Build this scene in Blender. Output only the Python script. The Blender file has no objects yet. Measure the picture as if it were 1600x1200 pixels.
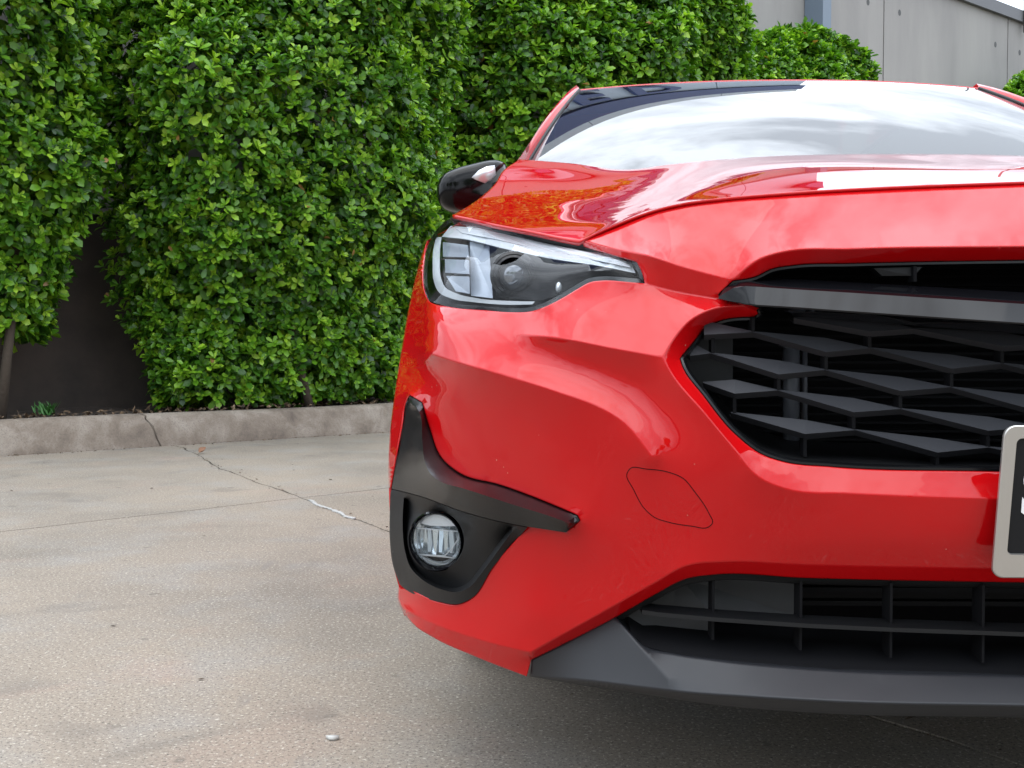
import bpy, bmesh, math, random
import numpy as np
from mathutils import Vector, Matrix
from mathutils.geometry import delaunay_2d_cdt

random.seed(7)
rng = np.random.default_rng(11)
R = math.radians
scene = bpy.context.scene
C = scene.collection

# ------------------------------------------------------------------ camera, sky, sun, exposure
F_PX, CAM_X, CAM_Y, CAM_H = 1769.0, -0.684, -1.22, 0.66
PITCH, YAW = R(2.27), R(1.13)
cam_d = bpy.data.cameras.new('camera')
cam_d.sensor_width = 36.0
cam_d.lens = 36.0 * F_PX / 1600.0
cam_d.clip_start, cam_d.clip_end = 0.02, 3000
cam = bpy.data.objects.new('camera', cam_d)
cam.location = (CAM_X, CAM_Y, CAM_H)
cam.rotation_euler = (R(90) - PITCH, 0, YAW)
C.objects.link(cam)
scene.camera = cam
CAMR = cam.rotation_euler.to_matrix()
CAML = Vector(cam.location)

SUN_EL, SUN_AZ = R(78), R(215)          # azimuth clockwise from +Y: behind the camera, to its left
world = bpy.data.worlds.new('World')
scene.world = world
world.use_nodes = True
wn, wl = world.node_tree.nodes, world.node_tree.links
wn.clear()
w_out = wn.new('ShaderNodeOutputWorld')
w_bg = wn.new('ShaderNodeBackground')
w_bg.inputs['Strength'].default_value = 0.14
sky = wn.new('ShaderNodeTexSky')
sky.sky_type = 'NISHITA'
sky.sun_disc = False
sky.sun_elevation = SUN_EL
sky.sun_rotation = SUN_AZ
sky.air_density, sky.dust_density, sky.ozone_density = 1.0, 2.5, 1.2
w_tc = wn.new('ShaderNodeTexCoord')
w_map = wn.new('ShaderNodeMapping')
w_map.inputs['Scale'].default_value = (1.0, 1.0, 1.7)
w_n = wn.new('ShaderNodeTexNoise')
w_n.inputs['Scale'].default_value = 2.6
w_n.inputs['Detail'].default_value = 9
w_n.inputs['Roughness'].default_value = 0.55
w_n.inputs['Distortion'].default_value = 0.35
w_r = wn.new('ShaderNodeValToRGB')
w_r.color_ramp.elements[0].position = 0.42
w_r.color_ramp.elements[1].position = 0.56
w_r.color_ramp.elements[0].color = (0.50, 0.50, 0.50, 1)
w_mix = wn.new('ShaderNodeMixRGB')
w_mix.inputs['Color2'].default_value = (23.0, 25.4, 28.5, 1)
wl.new(w_tc.outputs['Generated'], w_map.inputs['Vector'])
wl.new(w_map.outputs['Vector'], w_n.inputs['Vector'])
wl.new(w_n.outputs['Fac'], w_r.inputs['Fac'])
w_sep = wn.new('ShaderNodeSeparateXYZ')
wl.new(w_tc.outputs['Generated'], w_sep.inputs['Vector'])
w_grad = wn.new('ShaderNodeMapRange')                     # overcast sky: (1 + 2 sin elevation) / 3
w_grad.inputs['From Min'].default_value = 0.0
w_grad.inputs['From Max'].default_value = 1.0
w_grad.inputs['To Min'].default_value = 0.40
w_grad.inputs['To Max'].default_value = 1.20
wl.new(w_sep.outputs['Z'], w_grad.inputs['Value'])
w_cl = wn.new('ShaderNodeMixRGB')
w_cl.blend_type = 'MULTIPLY'
w_cl.inputs['Fac'].default_value = 1.0
w_cl.inputs['Color1'].default_value = (31.0, 33.6, 37.0, 1)
wl.new(w_grad.outputs['Result'], w_cl.inputs['Color2'])
wl.new(w_cl.outputs['Color'], w_mix.inputs['Color2'])
wl.new(w_r.outputs['Color'], w_mix.inputs['Fac'])
wl.new(sky.outputs['Color'], w_mix.inputs['Color1'])
wl.new(w_mix.outputs['Color'], w_bg.inputs['Color'])
wl.new(w_bg.outputs['Background'], w_out.inputs['Surface'])

sun_d = bpy.data.lights.new('sun', 'SUN')
sun_d.energy = 1.2
sun_d.angle = R(60)
sun_d.color = (1.0, 0.95, 0.88)
sun = bpy.data.objects.new('sun', sun_d)
sdir = Vector((math.sin(SUN_AZ) * math.cos(SUN_EL), math.cos(SUN_AZ) * math.cos(SUN_EL), math.sin(SUN_EL)))
sun.rotation_euler = sdir.to_track_quat('Z', 'Y').to_euler()
sun.location = (0, 0, 30)
C.objects.link(sun)

vs = scene.view_settings
vs.view_transform = 'Standard'
vs.look = 'None'
vs.exposure = -0.32
vs.gamma = 1.0
vs.use_curve_mapping = False
scene.render.film_transparent = False
scene.cycles.max_bounces = 8
scene.cycles.transparent_max_bounces = 24
scene.cycles.use_denoising = True


# ------------------------------------------------------------------ small geometry helpers
def ray(u, v):
    return CAMR @ Vector(((u - 800) / F_PX, -(v - 600) / F_PX, -1.0))


def P(u, v, Y):
    """the point at depth Y seen from the photographer's place in direction (u, v)"""
    d = ray(u, v)
    t = (Y - CAML.y) / d.y
    return CAML + d * t


def G(u, v, z=0.0):
    d = ray(u, v)
    t = (z - CAML.z) / d.z
    return CAML + d * t


def proj(p):
    q = CAMR.transposed() @ (Vector(p) - CAML)
    return (800 + F_PX * q.x / -q.z, 600 - F_PX * q.y / -q.z)


def cen(v, Y):
    """sight direction at height v that lands on the car's centre plane at depth Y"""
    u = 1800.0
    for _ in range(6):
        p = P(u, v, Y)
        u -= p.x * F_PX / (Y - CAM_Y)
    return (u, float(v), Y)


def catmull(pts, step, closed=False):
    """dense curve through pts (tuples of floats; an extra trailing 'c' marks a corner)"""
    ps = [np.array(p[:-1] if p[-1] == 'c' else p, float) for p in pts]
    corner = [p[-1] == 'c' for p in pts]
    n = len(ps)
    out = []
    segs = n if closed else n - 1
    for i in range(segs):
        p1, p2 = ps[i], ps[(i + 1) % n]
        p0 = ps[(i - 1) % n] if (closed or i > 0) else None
        p3 = ps[(i + 2) % n] if (closed or i + 2 < n) else None
        d = np.linalg.norm((p2 - p1)[:2])
        m = max(1, int(round(d / step)))
        if corner[i] or p0 is None:
            t1 = None
        else:
            d0 = np.linalg.norm((p1 - p0)[:2]) + 1e-9
            t1 = ((p1 - p0) / d0 * d + (p2 - p1) / d * d0) / (d0 + d) * d
        if corner[(i + 1) % n] or p3 is None:
            t2 = None
        else:
            d3 = np.linalg.norm((p3 - p2)[:2]) + 1e-9
            t2 = ((p2 - p1) / d * d3 + (p3 - p2) / d3 * d) / (d3 + d) * d
        if t1 is None:
            t1 = (p2 - p1) if t2 is None else 1.5 * (p2 - p1) - 0.5 * t2
        if t2 is None:
            t2 = 1.5 * (p2 - p1) - 0.5 * t1
        for k in range(m):
            t = k / m
            h = (2 * t**3 - 3 * t**2 + 1, t**3 - 2 * t**2 + t, -2 * t**3 + 3 * t**2, t**3 - t**2)
            out.append(h[0] * p1 + h[1] * t1 + h[2] * p2 + h[3] * t2)
    if not closed:
        out.append(ps[-1])
    return out


def pip(pts, poly):
    """vectorised point in polygon"""
    x, y = pts[:, 0], pts[:, 1]
    px, py = poly[:, 0], poly[:, 1]
    ins = np.zeros(len(pts), bool)
    j = len(poly) - 1
    for i in range(len(poly)):
        c = ((py[i] > y) != (py[j] > y))
        with np.errstate(divide='ignore', invalid='ignore'):
            xi = (px[j] - px[i]) * (y - py[i]) / (py[j] - py[i]) + px[i]
        ins ^= c & (x < xi)
        j = i
    return ins


def seg_dist(p, a, b):
    """distance of points p to the nearest of the segments a-b"""
    out = np.full(len(p), 1e9)
    ab_ = b - a
    l2 = np.maximum((ab_**2).sum(1), 1e-12)
    for k in range(0, len(a), 64):
        A, D, LL = a[k:k + 64], ab_[k:k + 64], l2[k:k + 64]
        w = p[:, None, :] - A[None]
        t = np.clip((w * D[None]).sum(2) / LL[None], 0, 1)
        d = w - t[..., None] * D[None]
        out = np.minimum(out, (d**2).sum(2).min(1))
    return np.sqrt(out)


def cgsolve(mul, b, x, diag, it, tol=1e-7):
    r_ = b - mul(x)
    z = r_ / diag
    p = z.copy()
    rz = r_ @ z
    b2 = np.linalg.norm(b) + 1e-12
    for _ in range(it):
        q = mul(p)
        al = rz / (p @ q + 1e-300)
        x = x + al * p
        r_ = r_ - al * q
        if np.linalg.norm(r_) < tol * b2:
            break
        z = r_ / diag
        rn = r_ @ z
        p = z + (rn / rz) * p
        rz = rn
    return x


class Surf:
    """smooth sheet over a 2-D domain: heights given along curves, relaxed in between.
    outline: closed loop; creases: sharp lines; softs: lines the sheet passes smoothly through"""
    def __init__(s, outline, creases=(), softs=(), holes=(), step=8.0, lat=12.0, mapf=None, tight=None, flip=None):
        s.mapf = mapf or (lambda a, b, c: P(a, b, c))
        flip = (mapf is None) if flip is None else flip
        tight = 0.3 * lat if tight is None else tight
        loops = [catmull(outline, step, True)] + [catmull(h, step, True) for h in holes]
        lines = [catmull(c, step) for c in creases]
        slines = [catmull(c, step) for c in softs]
        V, val, kind, E, off = [], [], [], [], []
        for lp, kd, cl in [(l, 2, True) for l in loops] + [(l, 2, False) for l in lines] + [(l, 1, False) for l in slines]:
            b = len(V)
            q = np.array([p[:2] for p in lp])
            for p in lp:
                V.append((p[0], p[1])); val.append(p[2]); kind.append(kd)
            E += [(b + i, b + i + 1) for i in range(len(lp) - 1)] + ([(b + len(lp) - 1, b)] if cl else [])
            if kd == 2:
                if cl:
                    mid = (q + np.roll(q, -1, 0)) / 2; tn = np.roll(q, -1, 0) - q
                else:
                    mid = (q[1:] + q[:-1]) / 2; tn = q[1:] - q[:-1]
                tn = tn / np.maximum(np.linalg.norm(tn, axis=1, keepdims=True), 1e-9)
                nr = np.stack([-tn[:, 1], tn[:, 0]], 1)
                off += list(mid + nr * tight) + list(mid - nr * tight)
        s.loops = [np.array(lp) for lp in loops]
        cv = np.array(V)
        sa, sb = cv[[e[0] for e in E]], cv[[e[1] for e in E]]
        o = s.loops[0][:, :2]

        def inside(L):
            ok = pip(L, o)
            for h in s.loops[1:]:
                ok &= ~pip(L, h[:, :2])
            return L[ok]
        off = inside(np.array(off))
        off = off[seg_dist(off, sa, sb) > 0.85 * tight]
        keep = []
        cell = {}
        for i, p in enumerate(off):
            key = (int(p[0] // (0.6 * step)), int(p[1] // (0.6 * step)))
            if all(np.hypot(*(off[j] - p)) > 0.45 * step for dx in (-1, 0, 1) for dy in (-1, 0, 1) for j in cell.get((key[0] + dx, key[1] + dy), ())):
                cell.setdefault(key, []).append(i); keep.append(i)
        off = off[keep]
        lo, hi = o.min(0), o.max(0)
        gx = np.arange(lo[0], hi[0] + lat, lat)
        gy = np.arange(lo[1], hi[1] + lat, lat * 0.866)
        L = inside(np.array([(x + (lat / 2 if k % 2 else 0), y) for k, y in enumerate(gy) for x in gx]))
        L = L[seg_dist(L, sa, sb) > tight + 0.42 * lat]
        L = np.vstack([off, L])
        for p in L:
            V.append((float(p[0]), float(p[1]))); val.append(0.0); kind.append(0)
        r = delaunay_2d_cdt([Vector(p) for p in V], E, [], 0, 1e-4 * lat, True)
        v2 = np.array([(p[0], p[1]) for p in r[0]])
        fixed = np.zeros(len(v2), int); value = np.zeros(len(v2))
        for i, src in enumerate(r[3]):
            best = -1
            for k in src:
                if kind[k] > best:
                    best = kind[k]; value[i] = val[k]
            fixed[i] = max(best, 0)
        T = np.array([f for f in r[2] if len(f) == 3])
        cenp = v2[T].mean(1)
        ok = pip(cenp, o)
        for h in s.loops[1:]:
            ok &= ~pip(cenp, h[:, :2])
        T = T[ok]
        a = v2[T[:, 1]] - v2[T[:, 0]]; b = v2[T[:, 2]] - v2[T[:, 0]]
        ar = a[:, 0] * b[:, 1] - a[:, 1] * b[:, 0]
        neg = (ar < 0) != flip
        T[neg] = T[neg][:, ::-1]
        T = T[np.abs(ar) > 1e-5 * lat * lat]
        used = np.unique(T)
        remap = -np.ones(len(v2), int); remap[used] = np.arange(len(used))
        T = remap[T]; v2 = v2[used]; fixed = fixed[used]; value = value[used]
        n = len(v2)
        I, J, Wt = [], [], []
        for k in range(3):
            i, j, m = T[:, k], T[:, (k + 1) % 3], T[:, (k + 2) % 3]
            e1, e2 = v2[i] - v2[m], v2[j] - v2[m]
            cr = np.abs(e1[:, 0] * e2[:, 1] - e1[:, 1] * e2[:, 0]) + 1e-12
            w = np.clip((e1 * e2).sum(1) / cr, 0.02, 20) * 0.5
            I += [i, j]; J += [j, i]; Wt += [w, w]
        I, J, Wt = np.concatenate(I), np.concatenate(J), np.concatenate(Wt)
        dg = np.bincount(I, Wt, n)
        fr = (fixed == 0)
        x0 = np.where(fr, value[~fr].mean(), value)

        def lap(x):
            return dg * x - np.bincount(I, Wt * x[J], n)
        fx = np.where(fr, 0, value)
        bh = np.where(fr, -lap(fx), 0)
        xs = cgsolve(lambda x: np.where(fr, lap(np.where(fr, x, 0)), 0), bh, np.where(fr, x0, 0), dg, 1500)
        if (fixed == 1).any():
            rw = (fixed <= 1) / dg
            nl = lambda x: rw * lap(x)
            nlt = lambda y: lap(rw * y)
            mul = lambda x: np.where(fr, nlt(nl(np.where(fr, x, 0))), 0)
            bb = np.where(fr, -nlt(nl(fx)), 0)
            dgn = np.bincount(J, (Wt * rw[I])**2, n) + (dg * rw)**2 + 1e-9
            xs = cgsolve(mul, bb, xs, dgn, 2600, 1e-8)
        value = np.where(fr, xs, value)
        s.v2, s.val, s.T = v2, value, T
        s.v3 = [s.mapf(v2[i, 0], v2[i, 1], value[i]) for i in range(n)]

    def at(s, u, v):
        A, B, D = s.v2[s.T[:, 0]], s.v2[s.T[:, 1]], s.v2[s.T[:, 2]]
        den = (B[:, 1] - D[:, 1]) * (A[:, 0] - D[:, 0]) + (D[:, 0] - B[:, 0]) * (A[:, 1] - D[:, 1])
        l1 = ((B[:, 1] - D[:, 1]) * (u - D[:, 0]) + (D[:, 0] - B[:, 0]) * (v - D[:, 1])) / den
        l2 = ((D[:, 1] - A[:, 1]) * (u - D[:, 0]) + (A[:, 0] - D[:, 0]) * (v - D[:, 1])) / den
        l3 = 1 - l1 - l2
        m = np.minimum(np.minimum(l1, l2), l3)
        k = int(m.argmax())
        w = np.clip([l1[k], l2[k], l3[k]], 0, 1); w = w / w.sum()
        return float((s.val[s.T[k]] * w).sum())

    def geo(s, back=None, rims=None):
        """verts, faces; back = [(dx,dy,dz) ...] offsets of a returned edge along every boundary"""
        vs_ = [tuple(p) for p in s.v3]
        fs = [tuple(int(i) for i in t) for t in s.T]
        if back:
            cnt = {}
            for f in fs:
                for k in range(3):
                    e = (f[k], f[(k + 1) % 3])
                    cnt[e] = cnt.get(e, 0) + 1
            bd = [e for e in cnt if (e[1], e[0]) not in cnt]
            prev = {}
            idx = sorted({i for e in bd for i in e})
            for i in idx:
                prev[i] = i
            for off in back:
                new = {}
                for i in idx:
                    if rims and not rims(vs_[i]):
                        continue
                    new[i] = len(vs_)
                    p = s.v3[i]
                    vs_.append((p[0] + off[0], p[1] + off[1], p[2] + off[2]))
                for a, b in bd:
                    if a in new and b in new:
                        fs.append((prev[b], prev[a], new[a], new[b]))
                prev.update(new)
        return vs_, fs


def mirror_geo(g, join=True):
    vs_, fs = g
    mv = [(-x, y, z) for x, y, z in vs_]
    if not join:
        return mv, [tuple(reversed(f)) for f in fs]
    n = len(vs_)
    return vs_ + mv, list(fs) + [tuple(i + n for i in reversed(f)) for f in fs]


def join_geo(*gs):
    V, Fc = [], []
    for vs_, fs in gs:
        n = len(V)
        V += list(vs_)
        Fc += [tuple(i + n for i in f) for f in fs]
    return V, Fc


def mesh_obj(name, g, mat, parent=None, smooth=True, merge=0.0, recalc=False, angle=None):
    me = bpy.data.meshes.new(name)
    me.from_pydata([tuple(v) for v in g[0]], [], [tuple(f) for f in g[1]])
    if merge or recalc:
        bm = bmesh.new(); bm.from_mesh(me)
        if merge:
            bmesh.ops.remove_doubles(bm, verts=bm.verts, dist=merge)
        if recalc:
            bmesh.ops.recalc_face_normals(bm, faces=bm.faces)
        bm.to_mesh(me); bm.free()
    if smooth:
        me.polygons.foreach_set('use_smooth', [True] * len(me.polygons))
        if angle:
            me.set_sharp_from_angle(angle=R(angle))
    me.materials.append(mat)
    me.update()
    o = bpy.data.objects.new(name, me)
    C.objects.link(o)
    if parent:
        o.parent = parent
    return o


def tag(o, label=None, cat=None, group=None, kind=None):
    if label: o['label'] = label
    if cat: o['category'] = cat
    if group: o['group'] = group
    if kind: o['kind'] = kind
    return o


def empty(name, loc=(0, 0, 0)):
    o = bpy.data.objects.new(name, None)
    o.location = loc
    C.objects.link(o)
    return o


def prism(front, d):
    """closed solid: front polygon of 3-D points, pushed along d"""
    n = len(front)
    V = [tuple(p) for p in front] + [(p[0] + d[0], p[1] + d[1], p[2] + d[2]) for p in front]
    Fc = [tuple(range(n)), tuple(range(2 * n - 1, n - 1, -1))]
    Fc += [(i, i + n, (i + 1) % n + n, (i + 1) % n) for i in range(n)]
    return V, Fc


def tube(path, r, seg=6, closed=False):
    path = [Vector(p) for p in path]
    n = len(path)
    V, Fc = [], []
    up0 = Vector((0.13, 0.2, 1)).normalized()
    rr = r if hasattr(r, '__len__') else [r] * n
    for i, p in enumerate(path):
        a = path[(i - 1) % n] if (closed or i) else p
        b = path[(i + 1) % n] if (closed or i < n - 1) else p
        t = (b - a).normalized()
        x = t.cross(up0)
        if x.length < 1e-4:
            x = t.cross(Vector((1, 0, 0)))
        x.normalize(); y = t.cross(x)
        for k in range(seg):
            an = 2 * math.pi * k / seg
            V.append(tuple(p + (x * math.cos(an) + y * math.sin(an)) * rr[i]))
    for i in range(n if closed else n - 1):
        j = (i + 1) % n
        for k in range(seg):
            k2 = (k + 1) % seg
            Fc.append((i * seg + k, i * seg + k2, j * seg + k2, j * seg + k))
    if not closed:
        Fc.append(tuple(range(seg - 1, -1, -1)))
        Fc.append(tuple((n - 1) * seg + k for k in range(seg)))
    return V, Fc


def strip(rows, closed=False):
    """grid of quads over equal-length rows of points"""
    V, Fc = [], []
    m = len(rows[0])
    for r_ in rows:
        V += [tuple(p) for p in r_]
    for i in range(len(rows) - 1):
        for k in range(m if closed else m - 1):
            k2 = (k + 1) % m
            Fc.append((i * m + k, i * m + k2, (i + 1) * m + k2, (i + 1) * m + k))
    return V, Fc


def box(x0, x1, y0, y1, z0, z1):
    V = [(x, y, z) for x in (x0, x1) for y in (y0, y1) for z in (z0, z1)]
    Fc = [(0, 1, 3, 2), (4, 6, 7, 5), (0, 4, 5, 1), (2, 3, 7, 6), (0, 2, 6, 4), (1, 5, 7, 3)]
    return V, Fc


# ------------------------------------------------------------------ materials
def mat(name, base, rough=0.5, metal=0.0, coat=0.0, spec=0.5, ior=1.5):
    m = bpy.data.materials.new(name)
    m.use_nodes = True
    b = m.node_tree.nodes['Principled BSDF']
    b.inputs['Base Color'].default_value = (*base, 1)
    b.inputs['Roughness'].default_value = rough
    b.inputs['Metallic'].default_value = metal
    b.inputs['Coat Weight'].default_value = coat
    b.inputs['Coat Roughness'].default_value = 0.015
    b.inputs['Specular IOR Level'].default_value = spec
    b.inputs['IOR'].default_value = ior
    return m


def nd(m, kind, **kw):
    n = m.node_tree.nodes.new(kind)
    for k, v in kw.items():
        if k in n.inputs:
            n.inputs[k].default_value = v
        else:
            setattr(n, k, v)
    return n


def ln(m, a, b):
    m.node_tree.links.new(a, b)


def ramp(m, fac, stops):
    r = nd(m, 'ShaderNodeValToRGB')
    el = r.color_ramp.elements
    while len(el) < len(stops):
        el.new(0.5)
    for e, (p, c) in zip(el, stops):
        e.position = p
        e.color = (*c, 1) if len(c) == 3 else c
    ln(m, fac, r.inputs['Fac'])
    return r.outputs['Color']


def bsdf(m):
    return m.node_tree.nodes['Principled BSDF']


def add_bump(m, height, strength, dist):
    b = nd(m, 'ShaderNodeBump')
    b.inputs['Strength'].default_value = strength
    b.inputs['Distance'].default_value = dist
    ln(m, height, b.inputs['Height'])
    ln(m, b.outputs['Normal'], bsdf(m).inputs['Normal'])
    return b


def objco(m):
    return nd(m, 'ShaderNodeTexCoord').outputs['Object']


def noise(m, co, scale, detail=4, rough=0.55, dist=0.0):
    n = nd(m, 'ShaderNodeTexNoise')
    n.inputs['Scale'].default_value = scale
    n.inputs['Detail'].default_value = detail
    n.inputs['Roughness'].default_value = rough
    n.inputs['Distortion'].default_value = dist
    ln(m, co, n.inputs['Vector'])
    return n.outputs['Fac']


def mixc(m, fac, a, b, mode='MIX'):
    n = nd(m, 'ShaderNodeMixRGB')
    n.blend_type = mode
    for s_, x in (('Fac', fac), ('Color1', a), ('Color2', b)):
        if hasattr(x, 'is_linked') or hasattr(x, 'links'):
            ln(m, x, n.inputs[s_])
        elif isinstance(x, (int, float)):
            n.inputs[s_].default_value = x
        else:
            n.inputs[s_].default_value = (*x, 1)
    return n.outputs['Color']


# car paint: red under clear coat, with a little dust that dulls it
M_red = mat('red_paint', (0.44, 0.0032, 0.0048), 0.5, 0.0, 1.0, 0.0)
bsdf(M_red).inputs['Coat IOR'].default_value = 1.41
co = objco(M_red)
dust = ramp(M_red, noise(M_red, co, 55, 8, 0.75), [(0.62, (0, 0, 0)), (0.80, (1, 1, 1))])
patch = ramp(M_red, noise(M_red, co, 5.0, 4), [(0.45, (0, 0, 0)), (0.75, (1, 1, 1))])
film = mixc(M_red, 1.0, dust, patch, 'MULTIPLY')
f2 = mixc(M_red, 1.0, film, (0.025, 0.025, 0.025), 'MULTIPLY')
spk = nd(M_red, 'ShaderNodeTexVoronoi', Scale=75.0)
ln(M_red, co, spk.inputs['Vector'])
spm = ramp(M_red, spk.outputs['Distance'], [(0.055, (0.5, 0.5, 0.5)), (0.085, (0, 0, 0))])
spg = ramp(M_red, noise(M_red, co, 16, 3), [(0.60, (0, 0, 0)), (0.66, (1, 1, 1))])
f2 = mixc(M_red, 1.0, f2, mixc(M_red, 1.0, spm, spg, 'MULTIPLY'), 'ADD')
ln(M_red, mixc(M_red, f2, (0.44, 0.0032, 0.0048), (0.5, 0.32, 0.25)), bsdf(M_red).inputs['Base Color'])
cr = nd(M_red, 'ShaderNodeMapRange')
cr.inputs['To Min'].default_value = 0.005
cr.inputs['To Max'].default_value = 0.02
ln(M_red, patch, cr.inputs['Value'])
ln(M_red, cr.outputs['Result'], bsdf(M_red).inputs['Coat Roughness'])


def plastic(name, base, rough, grain=900, st=0.12, spec=0.28):
    m = mat(name, base, rough, 0, 0, spec)
    co = objco(m)
    add_bump(m, noise(m, co, grain, 2), st, 0.0006)
    v = noise(m, co, 18, 5)
    mr = nd(m, 'ShaderNodeMapRange')
    mr.inputs['To Min'].default_value = rough - 0.06
    mr.inputs['To Max'].default_value = rough + 0.08
    ln(m, v, mr.inputs['Value'])
    ln(m, mr.outputs['Result'], bsdf(m).inputs['Roughness'])
    return m


M_plastic = plastic('matt_black_plastic', (0.0075, 0.0078, 0.0085), 0.46)
M_lip = plastic('dark_grey_plastic', (0.016, 0.017, 0.020), 0.42, 900, 0.12, 0.4)
M_satin = plastic('satin_black_plastic', (0.005, 0.0052, 0.006), 0.22, 700, 0.03, 0.36)
M_slat = plastic('grille_slat_plastic', (0.034, 0.035, 0.040), 0.5, 900, 0.12, 0.4)
M_post = mat('grille_post_black', (0.006, 0.006, 0.007), 0.7, 0, 0, 0.12)
M_gloss = mat('gloss_black', (0.004, 0.004, 0.005), 0.05, 0, 0.0, 0.27)
M_mirror = mat('mirror_black', (0.003, 0.003, 0.0035), 0.12, 0, 0.0, 0.22)
M_dark = mat('dark_void', (0.004, 0.004, 0.005), 0.9, 0, 0, 0.05)
M_fin = mat('radiator_fin', (0.006, 0.006, 0.007), 0.7, 0.0, 0, 0.15)
M_greypan = mat('grey_duct_panel', (0.022, 0.023, 0.025), 0.6)
M_pipe = mat('grey_pipe', (0.09, 0.095, 0.11), 0.4)
M_rubber = mat('rubber_seal', (0.01, 0.01, 0.011), 0.6)
M_steel = mat('brushed_steel', (0.50, 0.485, 0.46), 0.36, 0.85)
co = objco(M_steel)
add_bump(M_steel, noise(M_steel, co, 300, 4), 0.06, 0.0005)
M_plate = mat('plate_black', (0.012, 0.012, 0.013), 0.45, 0, 0, 0.15)
M_white = mat('white_print', (0.75, 0.75, 0.75), 0.5)
M_chrome = mat('chrome', (0.86, 0.87, 0.88), 0.12, 0.75)
M_silver = mat('silver_reflector', (0.70, 0.72, 0.75), 0.28, 0.45)
M_drl = mat('light_guide', (0.50, 0.52, 0.54), 0.22, 0.0, 0.4)
M_block = mat('pale_light_block', (0.30, 0.33, 0.38), 0.30, 0.35, 0.3)
M_lampblk = mat('lamp_bezel_black', (0.010, 0.011, 0.013), 0.22)
M_int = mat('cabin_dark', (0.02, 0.02, 0.022), 0.7)
M_tyre = mat('tyre_rubber', (0.015, 0.015, 0.016), 0.75)
M_alloy = mat('alloy_wheel', (0.25, 0.25, 0.27), 0.3, 0.9)


def thin_glass(name, tint, rough=0.0, ior=1.5):
    m = bpy.data.materials.new(name)
    m.use_nodes = True
    n = m.node_tree.nodes
    n.clear()
    out = n.new('ShaderNodeOutputMaterial')
    tr = n.new('ShaderNodeBsdfTransparent'); tr.inputs['Color'].default_value = (*tint, 1)
    gl = n.new('ShaderNodeBsdfGlossy'); gl.inputs['Roughness'].default_value = rough
    gl.inputs['Color'].default_value = (1, 1, 1, 1)
    fr = n.new('ShaderNodeFresnel'); fr.inputs['IOR'].default_value = ior
    mx = n.new('ShaderNodeMixShader')
    l = m.node_tree.links
    l.new(fr.outputs['Fac'], mx.inputs['Fac'])
    l.new(tr.outputs['BSDF'], mx.inputs[1])
    l.new(gl.outputs['BSDF'], mx.inputs[2])
    l.new(mx.outputs['Shader'], out.inputs['Surface'])
    return m


M_lens = thin_glass('clear_lens', (0.93, 0.95, 0.96), 0.0, 1.22)
M_wind = thin_glass('windscreen_glass', (0.30, 0.36, 0.36), 0.0, 2.5)
M_side = thin_glass('side_glass', (0.08, 0.09, 0.09), 0.0, 1.7)
M_bulb = mat('projector_glass', (0.10, 0.11, 0.13), 0.03, 0.65, 1.0, 1.0)

# ------------------------------------------------------------------ the place: ground frame along the kerb
K0, K1 = G(0, 713), G(610, 675)
E1 = (K1 - K0); E1.z = 0; E1.normalize()                 # along the kerb, away to the right
NB = Vector((-E1.y, E1.x, 0))                             # from the lot towards the wall
crk = [G(*p) for p in [(280, 697), (315, 713), (347, 733), (372, 741), (400, 752), (440, 764), (470, 776), (492, 788),
                       (520, 797), (545, 808), (570, 816), (608, 831), (1356, 1116), (1600, 1197)]]
O = crk[0].copy()
O -= NB * ((O - K0).dot(NB))                              # crossing of kerb line and crack
E2 = (crk[-1] - O); E2.z = 0
E2.normalize()


def ab(p):
    d = p - O
    det = E1.x * E2.y - E1.y * E2.x
    return ((d.x * E2.y - d.y * E2.x) / det, (E1.x * d.y - E1.y * d.x) / det)


def gp(a, b, z=0.0):
    p = O + E1 * a + E2 * b
    return Vector((p.x, p.y, z))


def wallp(t, off, z):
    p = K0 + E1 * t + NB * off
    return (p.x, p.y, z)


M_conc = mat('concrete_paving', (0.36, 0.32, 0.27), 0.85)
co = nd(M_conc, 'ShaderNodeNewGeometry').outputs['Position']
n1 = noise(M_conc, co, 0.9, 6, 0.6, 0.4)
c1 = ramp(M_conc, n1, [(0.30, (0.150, 0.130, 0.106)), (0.5, (0.222, 0.186, 0.146)), (0.72, (0.275, 0.226, 0.173))])
n2 = noise(M_conc, co, 3.2, 7, 0.65)
c2 = mixc(M_conc, ramp(M_conc, n2, [(0.48, (0, 0, 0)), (0.8, (0.55, 0.55, 0.55))]), c1, (0.24, 0.245, 0.24))
n3 = noise(M_conc, co, 1.7, 5, 0.6, 0.8)
c3 = mixc(M_conc, ramp(M_conc, n3, [(0.56, (0, 0, 0)), (0.75, (0.4, 0.4, 0.4))]), c2, (0.31, 0.20, 0.15))
sp = noise(M_conc, co, 170, 4, 0.75)
c4 = mixc(M_conc, ramp(M_conc, sp, [(0.37, (1, 1, 1)), (0.47, (0, 0, 0))]), c3, (0.07, 0.06, 0.052))
sp2 = noise(M_conc, co, 130, 3, 0.7)
c5 = mixc(M_conc, ramp(M_conc, sp2, [(0.57, (0, 0, 0)), (0.66, (0.75, 0.75, 0.75))]), c4, (0.50, 0.46, 0.39))
vor = nd(M_conc, 'ShaderNodeTexVoronoi', Scale=70.0)
ln(M_conc, co, vor.inputs['Vector'])
pits = ramp(M_conc, vor.outputs['Distance'], [(0.08, (0.8, 0.8, 0.8)), (0.14, (0, 0, 0))])
gate = ramp(M_conc, noise(M_conc, co, 9, 3), [(0.55, (0, 0, 0)), (0.68, (1, 1, 1))])
c6 = mixc(M_conc, mixc(M_conc, 1.0, pits, gate, 'MULTIPLY'), c5, (0.07, 0.06, 0.055))
strk = nd(M_conc, 'ShaderNodeMapping')
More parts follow.
